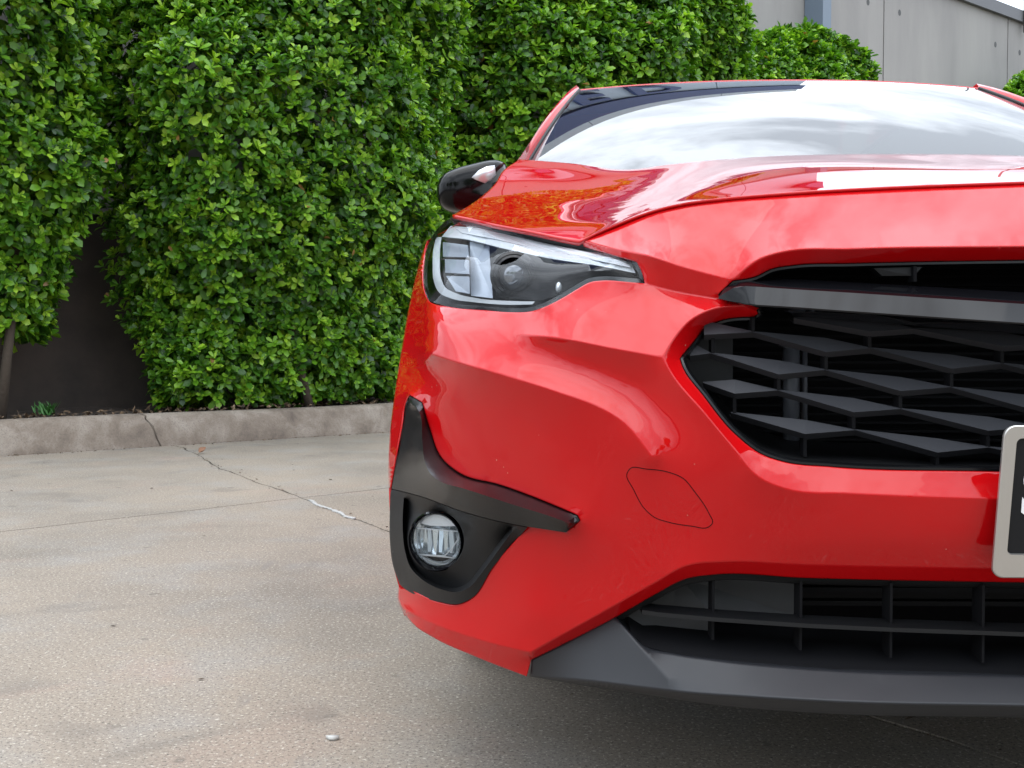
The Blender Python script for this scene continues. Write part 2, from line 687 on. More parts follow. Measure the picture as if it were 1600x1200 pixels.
strk.inputs['Scale'].default_value = (9.0, 2.2, 1.0)
strk.inputs['Rotation'].default_value = (0, 0, 0.7)
ln(M_conc, co, strk.inputs['Vector'])
st = ramp(M_conc, noise(M_conc, strk.outputs['Vector'], 1.1, 4, 0.5), [(0.67, (0, 0, 0)), (0.74, (0.5, 0.5, 0.5))])
c6b = mixc(M_conc, ramp(M_conc, noise(M_conc, co, 2.3, 3, 0.45, 1.2), [(0.60, (0, 0, 0)), (0.70, (0.38, 0.38, 0.38))]), c6, (0.115, 0.10, 0.085))
c6c = mixc(M_conc, ramp(M_conc, noise(M_conc, co, 14, 2, 0.4), [(0.72, (0, 0, 0)), (0.76, (0.6, 0.6, 0.6))]), c6b, (0.10, 0.085, 0.07))
c7 = mixc(M_conc, st, c6c, (0.15, 0.135, 0.12))
ln(M_conc, c7, bsdf(M_conc).inputs['Base Color'])
hb = mixc(M_conc, 0.4, sp, sp2)
add_bump(M_conc, hb, 0.22, 0.0015)

M_soil = mat('soil', (0.035, 0.026, 0.02), 0.95)
co = objco(M_soil)
ln(M_soil, ramp(M_soil, noise(M_soil, co, 30, 6, 0.7), [(0.3, (0.015, 0.012, 0.01)), (0.7, (0.07, 0.05, 0.038))]), bsdf(M_soil).inputs['Base Color'])
add_bump(M_soil, noise(M_soil, co, 45, 6, 0.7), 0.8, 0.02)

M_kerb = mat('kerb_concrete', (0.26, 0.225, 0.19), 0.9)
co = nd(M_kerb, 'ShaderNodeNewGeometry').outputs['Position']
k1 = ramp(M_kerb, noise(M_kerb, co, 4.5, 8, 0.68, 0.3), [(0.3, (0.10, 0.078, 0.062)), (0.48, (0.20, 0.162, 0.128)), (0.7, (0.32, 0.28, 0.235))])
k2 = mixc(M_kerb, ramp(M_kerb, noise(M_kerb, co, 120, 4, 0.7), [(0.35, (0.5, 0.5, 0.5)), (0.5, (0, 0, 0))]), k1, (0.10, 0.085, 0.07))
ln(M_kerb, k2, bsdf(M_kerb).inputs['Base Color'])
add_bump(M_kerb, noise(M_kerb, co, 90, 5, 0.7), 0.5, 0.006)

# ground sheet under everything
g = ([(-400, -400, -0.06), (400, -400, -0.06), (400, 400, -0.06), (-400, 400, -0.06)], [(0, 1, 2, 3)])
ground = tag(mesh_obj('ground', g, M_soil, smooth=False), kind='structure')

# concrete slabs: a grid skewed along kerb and crack; the crack itself is the jagged joint a = 0
traced = sorted([(ab(p)[1], ab(p)[0]) for p in crk])
tb, ta = np.array([t[0] for t in traced]), np.array([t[1] for t in traced])
jr = np.random.default_rng(3)
jb = np.arange(0, 30, 0.035)
jn = np.convolve(jr.normal(0, 1, len(jb) + 8), [0.2, 0.3, 0.3, 0.2], 'same')[4:4 + len(jb)] * 0.011
jn2 = np.cumsum(jr.normal(0, 0.0035, len(jb))); jn2 -= np.linspace(0, jn2[-1], len(jb))


def jag(b):
    base = np.interp(b, tb, ta) if b < tb[-1] else ta[-1]
    return float(base + np.interp(b, jb, jn) + np.interp(b, jb, jn2) * 0.4)


b_joint = ab(G(300, 797))[1]
ja0, ja1 = ab(G(0, 832)), ab(G(600, 764))
print('joint b', ja0, ja1, b_joint, 'E1', E1, 'E2', E2, 'angle', math.degrees(E1.angle(E2)))
paving = tag(empty('paving', (0, 0, 0)), kind='structure')
bl = [0.0, b_joint, b_joint + 4.3, b_joint + 8.6, b_joint + 13, b_joint + 18]
al = [-14, -9.2, -4.6, 0.0, 4.6, 9.2, 13.8, 18.4]
gap = 0.0045


def slab_edge(ai, b, side):
    if ai == 0.0:
        w = gap * (0.55 + 0.9 * abs(math.sin(b * 7.3) * math.sin(b * 2.9 + 1)))
        return jag(b) + side * w
    return ai + side * gap


slope_j = (ja1[1] - ja0[1]) / (ja1[0] - ja0[0])
for j in range(len(bl) - 1):
    for i in range(len(al) - 1):
        def bj(k, a, s_):
            if k == 0:
                return 0.0
            wob = 0.004 * math.sin(a * 9) + 0.003 * math.sin(a * 23 + 1)
            return bl[k] + slope_j * (a - ab(G(300, 797))[0]) * (1 if k == 1 else 0.6) + s_ * gap * 0.8 + wob
        a0, a1 = al[i], al[i + 1]
        left, right, top, bot = [], [], [], []
        nb = max(2, int((bl[j + 1] - bl[j]) / (0.035 if 0.0 in (a0, a1) and j < 2 else 0.6)))
        for k in range(nb + 1):
            tt = k / nb
            bL = bj(j, a0, 1) * (1 - tt) + bj(j + 1, a0, -1) * tt
            bR = bj(j, a1, 1) * (1 - tt) + bj(j + 1, a1, -1) * tt
            left.append((slab_edge(a0, bL, 1), bL)); right.append((slab_edge(a1, bR, -1), bR))
        na = 40 if j < 2 else 4
        for k in range(1, na):
            tt = k / na
            aB = left[-1][0] * (1 - tt) + right[-1][0] * tt
            aT = left[0][0] * (1 - tt) + right[0][0] * tt
            bot.append((aB, bj(j + 1, aB, -1)))
            top.append((aT, bj(j, aT, 1)))
        loop = left + bot + right[::-1] + top[::-1]
        pts = [gp(a, b, 0.0) for a, b in loop]
        cx = sum((p for p in pts), Vector()) / len(pts)
        n = len(pts)
        V = [tuple(p) for p in pts]
        Fc = [tuple(range(n))]
        V += [(p.x, p.y, -0.055) for p in pts]
        Fc += [(q, (q + 1) % n, (q + 1) % n + n, q + n) for q in range(n)]
        mesh_obj('concrete_slab', (V, Fc), M_conc, paving, smooth=False, recalc=True)

# white joint sealant left in the open crack
M_seal = mat('white_sealant', (0.36, 0.355, 0.34), 0.7)
for (p, q) in (((480, 782), (520, 797)), ((521, 797), (541, 806)), ((542, 807), (556, 811))):
    b0, b1 = ab(G(*p))[1], ab(G(*q))[1]
    path = [gp(jag(b_) + 0.004, b_, 0.003) for b_ in np.linspace(b0, b1, 14)]
    rr = [0.0065 + 0.006 * random.random() for _ in path]
    rr[0] = rr[-1] = 0.004
    tvs, tfs = tube(path, rr, 6)
    tvs = [(x, y, max(-0.01, z * 0.55)) for x, y, z in tvs]
    mesh_obj('joint_sealant', (tvs, tfs), M_seal, paving)

# kerb, two lengths that meet at the crack
KA = ab(G(250, 697))[0]


def kerb_piece(a0, a1, jag0=None, jag1=None):
    prof = [(0.0, -0.05), (0.0, 0.0), (0.012, 0.05), (0.035, 0.12), (0.05, 0.165), (0.065, 0.185), (0.09, 0.195), (0.17, 0.195), (0.17, -0.05)]
    nst = max(2, int((a1 - a0) / 0.12))
    rows = []
    for k in range(nst + 1):
        t = k / nst
        a = a0 + (a1 - a0) * t
        row = []
        for q, (off, z) in enumerate(prof):
            sh = 0.0
            if jag0 is not None and k == 0: sh = jag0[q]
            if jag1 is not None and k == nst: sh = jag1[q]
            p = O + E1 * (a + sh) + NB * (off + 0.003 * math.sin(a * 3.1 + q))
            row.append((p.x, p.y, z + 0.004 * math.sin(a * 2.3 + q * .4)))
        rows.append(row)
    g = strip(rows)
    n = len(prof)
    g[1].append(tuple(range(n)))
    g[1].append(tuple(len(g[0]) - 1 - i for i in range(n)))
    return g


jg = [0.0, 0.0, -0.02, 0.0 - 0.035, -0.075, -0.07, -0.09, -0.09, -0.09]
kerb1 = mesh_obj('kerb', kerb_piece(-9.0, KA - 0.004, None, jg), M_kerb, recalc=True, angle=40)
tag(kerb1, 'stained concrete kerb left of the crack, below the dark wall', 'kerb', 'lengths of kerb along the hedge')
kerb2 = mesh_obj('kerb', kerb_piece(KA + 0.008, 16.0, jg, None), M_kerb, recalc=True, angle=40)
tag(kerb2, 'concrete kerb right of the crack, shaded by the overhanging hedge', 'kerb', 'lengths of kerb along the hedge')

# planting bed between kerb and wall
rows = []
for k in range(90):
    t = -6 + k * 0.3
    rows.append([wallp(t, 0.165 + q * 0.2, 0.165 + 0.02 * math.sin(t * 5 + q * 2) + 0.015 * random.random()) for q in range(8)])
tag(mesh_obj('planting_bed', strip(rows), M_soil), kind='structure')

# ------------------------------------------------------------------ the concrete wall behind the hedge
W_OFF = 1.30
M_wall = mat('tilt_panel_concrete', (0.36, 0.35, 0.34), 0.88)
co = nd(M_wall, 'ShaderNodeNewGeometry').outputs['Position']
mp = nd(M_wall, 'ShaderNodeMapping')
mp.inputs['Scale'].default_value = (1.0, 1.0, 0.28)
ln(M_wall, co, mp.inputs['Vector'])
a1 = ramp(M_wall, noise(M_wall, mp.outputs['Vector'], 1.6, 7, 0.6, 0.3), [(0.3, (0.25, 0.238, 0.228)), (0.55, (0.30, 0.286, 0.27)), (0.75, (0.33, 0.316, 0.295))])
a2 = mixc(M_wall, ramp(M_wall, noise(M_wall, co, 40, 5, 0.7), [(0.55, (0, 0, 0)), (0.75, (0.3, 0.3, 0.3))]), a1, (0.30, 0.29, 0.28))
ln(M_wall, a2, bsdf(M_wall).inputs['Base Color'])
add_bump(M_wall, noise(M_wall, co, 60, 5, 0.6), 0.25, 0.004)
M_plinth = mat('shade_dark_plinth', (0.06, 0.05, 0.045), 0.9)  # shade under the hedge is painted into this dark brown wall foot
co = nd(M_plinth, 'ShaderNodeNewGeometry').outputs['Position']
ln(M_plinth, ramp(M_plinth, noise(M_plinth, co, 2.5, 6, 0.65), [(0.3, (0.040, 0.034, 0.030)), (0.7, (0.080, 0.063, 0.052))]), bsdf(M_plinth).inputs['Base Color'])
M_flash = mat('grey_metal_flashing', (0.12, 0.12, 0.125), 0.45, 0.3)
M_navy = mat('navy_cladding', (0.05, 0.075, 0.19), 0.35)
M_capp = mat('pale_grey_coping', (0.60, 0.64, 0.68), 0.5)
M_panel = mat('grey_sign_panel', (0.42, 0.49, 0.57), 0.4)
M_joint = mat('joint_filler', (0.10, 0.10, 0.10), 0.9)


def wallbox(t0, t1, o0, o1, z0, z1):
    V = [wallp(t, o, z) for t in (t0, t1) for o in (o0, o1) for z in (z0, z1)]
    return V, [(0, 1, 3, 2), (4, 6, 7, 5), (0, 4, 5, 1), (2, 3, 7, 6), (0, 2, 6, 4), (1, 5, 7, 3)]


def t_at(u, off):
    """distance along the kerb line where the sight line u meets the plane off behind the kerb"""
    d = ray(u, 500); d.z = 0
    base = K0 + NB * off
    A = np.array([[E1.x, -d.x], [E1.y, -d.y]])
    s_ = np.linalg.solve(A, np.array([CAML.x - base.x, CAML.y - base.y]))
    return float(s_[0]), float(s_[1])


tj = [t_at(u, W_OFF)[0] for u in (1120, 1375, 1567)]
dpt = t_at(1480, W_OFF)[1]
WALL_TOP = (CAML + ray(1480, 3) * dpt).z
print('panel joints', tj, 'wall top', WALL_TOP)
pitch_ = (tj[2] - tj[0]) / 2
building = empty('concrete_building', wallp(tj[1], W_OFF, 0))
building.location = (0, 0, 0)
tag(building, 'long grey tilt panel concrete building behind the hedge', 'building')
joints = [tj[1] + pitch_ * k for k in range(-4, 6)]
Z_PL = CAM_H + (600 - 505) / F_PX * 0 + 0.83
for a_, b_ in zip(joints[:-1], joints[1:]):
    mesh_obj('wall_panel', wallbox(a_ + 0.012, b_ - 0.012, W_OFF, W_OFF + 0.18, Z_PL + 0.05, WALL_TOP), M_wall, building, smooth=False)
    for q in (0.35, pitch_ - 0.35):           # lifting-insert marks near the top of each panel
        c0 = Vector(wallp(a_ + q, W_OFF - 0.002, WALL_TOP - 0.42))
        ring = [c0 + E1 * (0.032 * math.cos(k)) + Vector((0, 0, 0.04 * math.sin(k))) for k in np.linspace(0, 2 * math.pi, 11)[:-1]]
        mesh_obj('lifting_recess', prism(ring, tuple(NB * 0.004)), M_joint, building, smooth=False)
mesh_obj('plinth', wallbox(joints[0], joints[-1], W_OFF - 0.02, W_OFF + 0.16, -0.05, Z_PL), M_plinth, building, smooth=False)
mesh_obj('wall_core', wallbox(joints[0], joints[-1], W_OFF + 0.03, W_OFF + 0.4, 0, WALL_TOP - 0.01), M_joint, building, smooth=False)
mesh_obj('wall_flashing', wallbox(joints[0], joints[-1], W_OFF - 0.06, W_OFF + 0.45, WALL_TOP, WALL_TOP + 0.16), M_flash, building, smooth=False)
mesh_obj('roof', wallbox(joints[0], joints[-1], W_OFF + 0.45, W_OFF + 12, WALL_TOP - 0.3, WALL_TOP - 0.1), M_flash, building, smooth=False)
# raised parapet with lettering, seen mirrored in the windscreen
TP0, TP1 = joints[1], 9.5
for a_, b_ in zip(joints[1:-1], joints[2:]):
    b2 = min(b_, TP1)
    if b2 - a_ > 0.3:
        mesh_obj('parapet_panel', wallbox(a_ + 0.012, b2 - 0.012, W_OFF + 0.0, W_OFF + 0.2, WALL_TOP + 0.17, 6.45), M_panel, building, smooth=False)
        mesh_obj('parapet_coping', wallbox(a_ + 0.01, b2 - 0.01, W_OFF - 0.05, W_OFF + 0.3, 7.15, 7.5), M_capp, building, smooth=False)
mesh_obj('parapet_band', wallbox(TP0, TP1, W_OFF - 0.10, W_OFF + 0.25, 6.46, 7.14), M_navy, building, smooth=False)
for ch, t0_ in (('E', 4.75), ('D', 5.9)):
    cu = bpy.data.curves.new('sign_letter', 'FONT')
    cu.body = ch; cu.size = 1.0; cu.extrude = 0.04; cu.offset = 0.03
    tmp = bpy.data.objects.new('tmp_letter', cu); C.objects.link(tmp)
    bpy.context.view_layer.update()
    me = bpy.data.meshes.new_from_object(tmp.evaluated_get(bpy.context.evaluated_depsgraph_get()))
    bpy.data.objects.remove(tmp)
    for v in me.vertices:
        v.co = Vector(wallp(t0_ + v.co.x * 1.35, W_OFF - 0.06 - v.co.z, 5.62 + v.co.y * 1.0))
    me.materials.clear(); me.materials.append(M_navy)
    lo_ = bpy.data.objects.new('sign_letter', me); C.objects.link(lo_); lo_.parent = building
# downpipe
td, dd = t_at(1264, W_OFF - 0.1)
dp = mesh_obj('downpipe', join_geo(wallbox(td - 0.02, td + 0.14, W_OFF - 0.26, W_OFF - 0.01, 0.1, WALL_TOP - 0.02),
                                   wallbox(td - 0.04, td + 0.16, W_OFF - 0.28, W_OFF - 0.012, 2.0, 2.06)),
              mat('blue_grey_steel', (0.15, 0.19, 0.24), 0.4), building, smooth=False)
# thin mast on the wall top
tm, dm_ = t_at(1575, W_OFF + 0.1)
mast = mesh_obj('mast', tube([wallp(tm, W_OFF - 0.075, WALL_TOP - 0.15), wallp(tm, W_OFF - 0.075, WALL_TOP + 2.2)], 0.022, 8), M_flash)
tag(mast, 'thin grey mast rising from the wall top against the sky', 'mast')

# ------------------------------------------------------------------ hedge shrubs
M_leaf = bpy.data.materials.new('leaf')
M_leaf.use_nodes = True
at = nd(M_leaf, 'ShaderNodeAttribute', attribute_name='tint')
lc = ramp(M_leaf, at.outputs['Fac'], [(0.0, (0.016, 0.055, 0.008)), (0.36, (0.062, 0.180, 0.012)), (0.65, (0.155, 0.335, 0.018)), (0.93, (0.32, 0.52, 0.04)),
                                      (0.975, (0.30, 0.16, 0.05))])
bsdf(M_leaf).inputs['Roughness'].default_value = 0.38
bsdf(M_leaf).inputs['Specular IOR Level'].default_value = 0.5
ln(M_leaf, lc, bsdf(M_leaf).inputs['Base Color'])
trn = nd(M_leaf, 'ShaderNodeBsdfTranslucent')
ln(M_leaf, mixc(M_leaf, 1.0, lc, (1.5, 1.7, 0.7), 'MULTIPLY'), trn.inputs['Color'])
mxs = nd(M_leaf, 'ShaderNodeMixShader')
mxs.inputs['Fac'].default_value = 0.22
ln(M_leaf, bsdf(M_leaf).outputs['BSDF'], mxs.inputs[1])
ln(M_leaf, trn.outputs['BSDF'], mxs.inputs[2])
ln(M_leaf, mxs.outputs['Shader'], M_leaf.node_tree.nodes['Material Output'].inputs['Surface'])
M_bark = mat('bark', (0.06, 0.045, 0.032), 0.9)
co = objco(M_bark)
add_bump(M_bark, noise(M_bark, co, 60, 5), 0.6, 0.01)


def unit(a):
    return a / np.maximum(np.linalg.norm(a, axis=-1, keepdims=True), 1e-9)


def leaf_mesh(name, pos, axis, nleaf, length, r, spread=(0.55, 1.25), old=0.0, inner=0):
    """rosettes of leaves: pos (n,3), axis (n,3)"""
    n = len(pos)
    pos = np.repeat(pos, nleaf, 0); axis = np.repeat(axis, nleaf, 0)
    N = len(pos)
    tmp = np.where(np.abs(axis[:, 2:3]) < 0.9, np.array([[0, 0, 1.0]]), np.array([[1.0, 0, 0]]))
    x = unit(np.cross(axis, tmp)); y = np.cross(axis, x)
    ring = np.tile(np.arange(nleaf), n)
    ang = ring * 2.4 + np.repeat(r.uniform(0, 6.28, n), nleaf) + r.normal(0, 0.25, N)
    frac = ring / max(1, nleaf - 1)
    open_ = spread[0] + (spread[1] - spread[0]) * frac + r.normal(0, 0.16, N)
    rad = x * np.cos(ang)[:, None] + y * np.sin(ang)[:, None]
    d = unit(axis * np.cos(open_)[:, None] + rad * np.sin(open_)[:, None])
    nrm = unit(axis * np.sin(open_)[:, None] - rad * np.cos(open_)[:, None] + r.normal(0, 0.22, (N, 3)))
    w = unit(np.cross(d, nrm)); nrm = np.cross(w, d)
    Ln = length * (0.62 + 0.5 * frac) * r.uniform(0.75, 1.2, N)
    base = pos - axis * (0.028 * frac * r.uniform(0.3, 1.6, N))[:, None]
    wd = Ln * r.uniform(0.23, 0.31, N)
    shp = [(0.0, 0.0, 0.0), (0.34, -0.74, 0.10), (0.76, -0.94, 0.12), (1.0, 0.0, -0.10), (0.76, 0.94, 0.12), (0.34, 0.74, 0.10), (0.55, 0.0, 0.0)]
    cup = r.uniform(0.2, 1.3, N); curl = r.uniform(-0.05, 0.22, N)
    V = np.zeros((N, 7, 3))
    for k, (a, b, c_) in enumerate(shp):
        V[:, k] = base + d * (Ln * a)[:, None] + w * (wd * b)[:, None] + nrm * (Ln * (c_ * cup * abs(b) - curl * a * a))[:, None]
    fan = np.array([(6, 0, 1), (6, 1, 2), (6, 2, 3), (6, 3, 4), (6, 4, 5), (6, 5, 0)])
    nin_ = inner * nleaf                                 # the last rosettes lie deep inside: simpler leaves
    T = (np.arange(N - nin_)[:, None, None] * 7 + fan[None]).reshape(-1, 3)
    if nin_:
        dia = np.array([(0, 2, 3), (0, 3, 4)])
        T = np.vstack([T, (np.arange(N - nin_, N)[:, None, None] * 7 + dia[None]).reshape(-1, 3)])
        V[-nin_:] += (V[-nin_:] - V[-nin_:, :1]) * 0.35
    tint = np.clip(np.repeat(r.normal(0.46, 0.23, n), nleaf) + (1 - frac) * 0.20 - 0.07 + r.normal(0, 0.09, N) - old, 0.02, 0.93)
    dead = r.random(N) < 0.0022
    tint[dead] = 1.0
    me = bpy.data.meshes.new(name)
    me.vertices.add(N * 7); me.vertices.foreach_set('co', V.reshape(-1))
    me.loops.add(len(T) * 3); me.loops.foreach_set('vertex_index', T.reshape(-1).astype(np.int32))
    me.polygons.add(len(T)); me.polygons.foreach_set('loop_start', np.arange(0, len(T) * 3, 3, dtype=np.int32))
    me.polygons.foreach_set('use_smooth', np.ones(len(T), bool))
    me.update(calc_edges=True)
    att = me.attributes.new('tint', 'FLOAT', 'POINT')
    att.data.foreach_set('value', np.repeat(tint, 7).astype(np.float32))
    me.materials.append(M_leaf)
    return me


e1, nb = np.array(E1), np.array(NB)
k0 = np.array(K0)


def shrub(label, t0, off0, rt, ro, zb, zt, seed, dens=1.0, length=0.069, squash=2.05, lean=-0.34, botcut=0.45, foot=0.74, footd=0.50, dome=0.72, group='clipped hedge shrubs along the wall'):
    r = np.random.default_rng(seed)
    root = empty('hedge_shrub', wallp(t0, off0, 0.16))
    tag(root, label, 'shrub', group)
    base = np.array(root.location)
    H = zt - zb
    lumps = np.stack([r.uniform(-math.pi, math.pi, 130), r.uniform(0, 1, 130), r.normal(0, 0.095, 130), r.uniform(0.12, 0.34, 130)], 1)

    def surf(th, h, depth):
        # plan super-ellipse, profile narrowing to the foot and rounding over the top
        cx, sx = np.cos(th), np.sin(th)
        e = 2.0 / squash
        px = np.sign(cx) * np.abs(cx)**e * rt
        py = np.sign(sx) * np.abs(sx)**e * ro
        prof = np.where(h < botcut, foot + (1 - foot) * np.sin(np.clip(h / botcut, 0, 1) * math.pi / 2), 1.0)
        prof = prof * np.where(h > dome, np.sqrt(np.clip(1 - ((h - dome) / (1.005 - dome))**2, 0, 1)), 1.0)
        bump = np.zeros_like(th)
        for a_, h_, am, s_ in lumps:
            da = (np.abs((th - a_ + math.pi) % (2 * math.pi) - math.pi)) * rt
            bump += am * np.exp(-(da**2 + ((h - h_) * H)**2) / (2 * s_**2))
        dprof = np.where(h < botcut, footd + (1 - footd) * np.sin(np.clip(h / botcut, 0, 1) * math.pi / 2), 1.0) * prof / np.where(h < botcut, np.maximum(prof, 1e-3), 1.0)
        k = prof + (bump - depth) / max(rt, ro) * np.minimum(1, prof * 3)
        k2 = dprof + (bump - depth) / ro * np.minimum(1, dprof * 3)
        P_ = k0 + e1 * (t0 + px * k)[:, None] + nb * (off0 + lean * (h - 0.4) + py * k2)[:, None]
        P_[:, 2] = zb + h * H + bump * 0.4
        return P_

    area = (2 * rt + 2 * ro) * 2 * 0.8 * H
    out_pos, out_ax, n_in = [], [], 0
    for layer, (dep, dn) in enumerate(((0.0, 250), (0.06, 230), (0.17, 230), (0.32, 260))):
        n = int(area * dn * dens)
        tg = np.linspace(-math.pi, math.pi, 4001)
        e_ = 2.0 / squash
        gx_ = np.sign(np.cos(tg)) * np.abs(np.cos(tg))**e_ * rt
        gy_ = np.sign(np.sin(tg)) * np.abs(np.sin(tg))**e_ * ro
        cl = np.concatenate([[0], np.cumsum(np.hypot(np.diff(gx_), np.diff(gy_)))])
        th = np.interp(r.uniform(0, cl[-1], n), cl, tg)
        h = r.uniform(0, 1, n)
        h = np.where(r.random(n) < 0.22, 1 - r.random(n)**2 * 0.28, h)
        keep = (np.sin(th) < 0.35) | (h > 0.70)                     # nothing needed where the wall stands
        th, h = th[keep], h[keep]
        n = len(th)
        dd_ = dep + np.abs(r.normal(0, 0.035, n))
        p = surf(th, h, dd_)
        ptu = surf(th + 0.02, h, dd_); ph = surf(th, np.clip(h + 0.01, 0, 1.0), dd_)
        nn = unit(np.cross(ptu - p, ph - p))
        cc = k0 + e1 * t0 + nb * off0
        flip = ((p - cc)[:, :2] * nn[:, :2]).sum(1) < 0
        nn[flip] *= -1
        ax = unit(nn + np.array([0, 0, 0.75]) + r.normal(0, 0.30, (n, 3)))
        out_pos.append(p); out_ax.append(ax)
        if layer >= 2:
            n_in += n
    pos, ax = np.concatenate(out_pos), np.concatenate(out_ax)
    # random little holes in the foliage
    hol = r.uniform(0, 1, (34, 2)) * [2 * math.pi, 1]
    me = leaf_mesh('crown', pos - base, ax, 6, length, r, inner=n_in)
    o = bpy.data.objects.new('crown', me); C.objects.link(o); o.parent = root
    gs = []
    for k in range(7):
        a = r.uniform(0, 6.28)
        p0 = np.array([0, 0, -0.05]) + e1 * r.normal(0, 0.12) + nb * r.normal(0, 0.08)
        pts, rr = [], []
        tip = e1 * (math.cos(a) * rt * 0.75) + nb * (math.sin(a) * ro * 0.6) + np.array([0, 0, zb - 0.16 + H * r.uniform(0.55, 0.9)])
        for q in np.linspace(0, 1, 9):
            p = p0 * (1 - q) + tip * q + np.array([0, 0, 0.25 * math.sin(q * math.pi)]) + r.normal(0, 0.02, 3)
            pts.append(tuple(p)); rr.append(0.032 * (1 - 0.8 * q))
        gs.append(tube(pts, rr, 7))
        for q in (0.35, 0.5, 0.65, 0.8):
            b0 = np.array(pts[int(q * 8)])
            dirv = unit(r.normal(0, 1, 3) + np.array([0, 0, 0.5]))
            b1 = b0 + np.array([dirv[0] * rt * 0.35, dirv[1] * ro * 0.5, abs(dirv[2]) * 0.4])
            gs.append(tube([tuple(b0), tuple((b0 + b1) / 2 + r.normal(0, 0.02, 3)), tuple(b1)], [0.012, 0.009, 0.004], 5))
    mesh_obj('trunk', join_geo(*gs), M_bark, root)
    return root


def tt(u, off):
    return t_at(u, off)[0]


def span(ul, ur, off):
    a, b = tt(ul, off), tt(ur, off)
    return (a + b) / 2, (b - a) / 2


c_, r_ = span(-260, 172, 0.5)
shrub('tall glossy green shrub at the left edge, ending above the dark wall foot', c_, 0.62, r_ + 0.02, 0.72, 0.70, 3.9, 21, 1.0)
c_, r_ = span(182, 690, 0.40)
shrub('broad dense green shrub hanging over the kerb beside the car mirror', c_, 0.52, r_ + 0.0, 0.82, 0.22, 3.9, 22, 1.0)
c_, r_ = span(690, 1150, 0.5)
shrub('tall rounded shrub rising behind the windscreen pillar', c_, 0.58, r_ + 0.02, 0.72, 0.22, 4.05, 23, 0.85, 0.082)
c_, r_ = span(1050, 1378, 0.6)
shrub('lower domed shrub in front of the grey wall downpipe', c_, 0.62, r_ + 0.10, 0.62, 0.25, 3.80, 24, 0.8, 0.082, 2.1, lean=-0.1, dome=0.35)
c_, r_ = span(1545, 1700, 0.6)
shrub('small pale shrub tip showing right of the car roof', c_, 0.62, r_ + 0.1, 0.6, 0.3, 4.32, 25, 0.7, 0.085, 2.1, lean=-0.1, dome=0.5)

# trees across the lot, behind the photographer: they show only as reflections
def lot_tree(label, x, y, h, seed):
    r = np.random.default_rng(seed)
    root = empty('lot_tree', (x, y, 0))
    tag(root, label, 'tree', 'trees across the lot')
    blobs = [(r.normal(0, h * .2), r.normal(0, h * .2), h * r.uniform(.5, .95), h * r.uniform(.12, .2)) for _ in range(14)]
    pos, ax = [], []
    for bx, by, bz, br in blobs:
        d = unit(r.normal(0, 1, (110, 3)))
        pos.append(np.array([bx, by, bz]) + d * (br * r.uniform(.6, 1.05, 110))[:, None])
        ax.append(unit(d + np.array([0, 0, .6]) + r.normal(0, .4, (110, 3))))
    me = leaf_mesh('crown', np.concatenate(pos), np.concatenate(ax), 6, 0.34, r)
    o = bpy.data.objects.new('crown', me); C.objects.link(o); o.parent = root
    gs = [tube([(0, 0, -.05), (.05, 0, h * .25), (0, .1, h * .55), (0, 0, h * .8)], [.2, .16, .1, .03], 10)]
    for bx, by, bz, br in blobs:
        gs.append(tube([(0, 0, h * .35), (bx * .5, by * .5, (h * .35 + bz) / 2 + .2), (bx, by, bz)], [.07, .05, .02], 6))
    mesh_obj('trunk', join_geo(*gs), M_bark, root)


lot_tree('tall leafy tree across the lot, leftmost behind the camera', -11.0, -15.0, 7.5, 31)
lot_tree('second leafy tree across the lot behind the camera', -4.5, -19.0, 8.5, 32)
lot_tree('third leafy tree across the lot behind the camera', 2.5, -18.0, 7.0, 33)
lot_tree('rightmost leafy tree across the lot behind the camera', 10.0, -17.0, 8.0, 34)

# dead leaves and crumbs on bed and kerb foot: too many to count
r = np.random.default_rng(5)
V, Fc = [], []


def flake(c, s_, tilt=0.5):
    a = r.uniform(0, 6.28)
    n = len(V)
    ux = Vector((math.cos(a), math.sin(a), r.normal(0, tilt))) * s_
    uy = Vector((-math.sin(a), math.cos(a), r.normal(0, tilt))) * s_ * 0.5
    for q, w_ in ((-1, 0), (0, -0.9), (1, 0), (0, 1)):
        V.append(tuple(Vector(c) + ux * q + uy * w_))
    Fc.append((n, n + 1, n + 2, n + 3))


for _ in range(1500):
    t = r.uniform(-1.5, 9); o_ = 0.17 + abs(r.normal(0, 0.18))
    flake(wallp(t, min(o_, 1.2), 0.19 + r.uniform(0, 0.025)), r.uniform(0.008, 0.028))
for _ in range(260):
    b_ = r.uniform(0.02, 7.0)
    p = gp(jag(b_) + r.normal(0, 0.02), b_, 0.004)
    flake(p, r.uniform(0.002, 0.008), 0.25)
for _ in range(900):
    p = gp(r.uniform(-4, 5), abs(r.normal(0, 0.035)) + .003, 0.004)
    flake(p, r.uniform(0.003, 0.012), 0.25)
for _ in range(420):
    p = gp(r.uniform(-4.5, 4), r.uniform(0.1, 7), 0.003)
    flake(p, r.uniform(0.0015, 0.008) if r.random() < .9 else r.uniform(.01, .02), 0.15)
M_litter = mat('leaf_litter', (0.09, 0.06, 0.035), 0.9)
co = objco(M_litter)
ln(M_litter, ramp(M_litter, noise(M_litter, co, 35, 2), [(0.35, (0.03, 0.022, 0.016)), (0.55, (0.10, 0.06, 0.03)), (0.7, (0.22, 0.16, 0.10))]), bsdf(M_litter).inputs['Base Color'])
tag(mesh_obj('leaf_litter', (V, Fc), M_litter, smooth=False), 'dry leaf crumbs along kerb, bed and paving crack', kind='stuff')


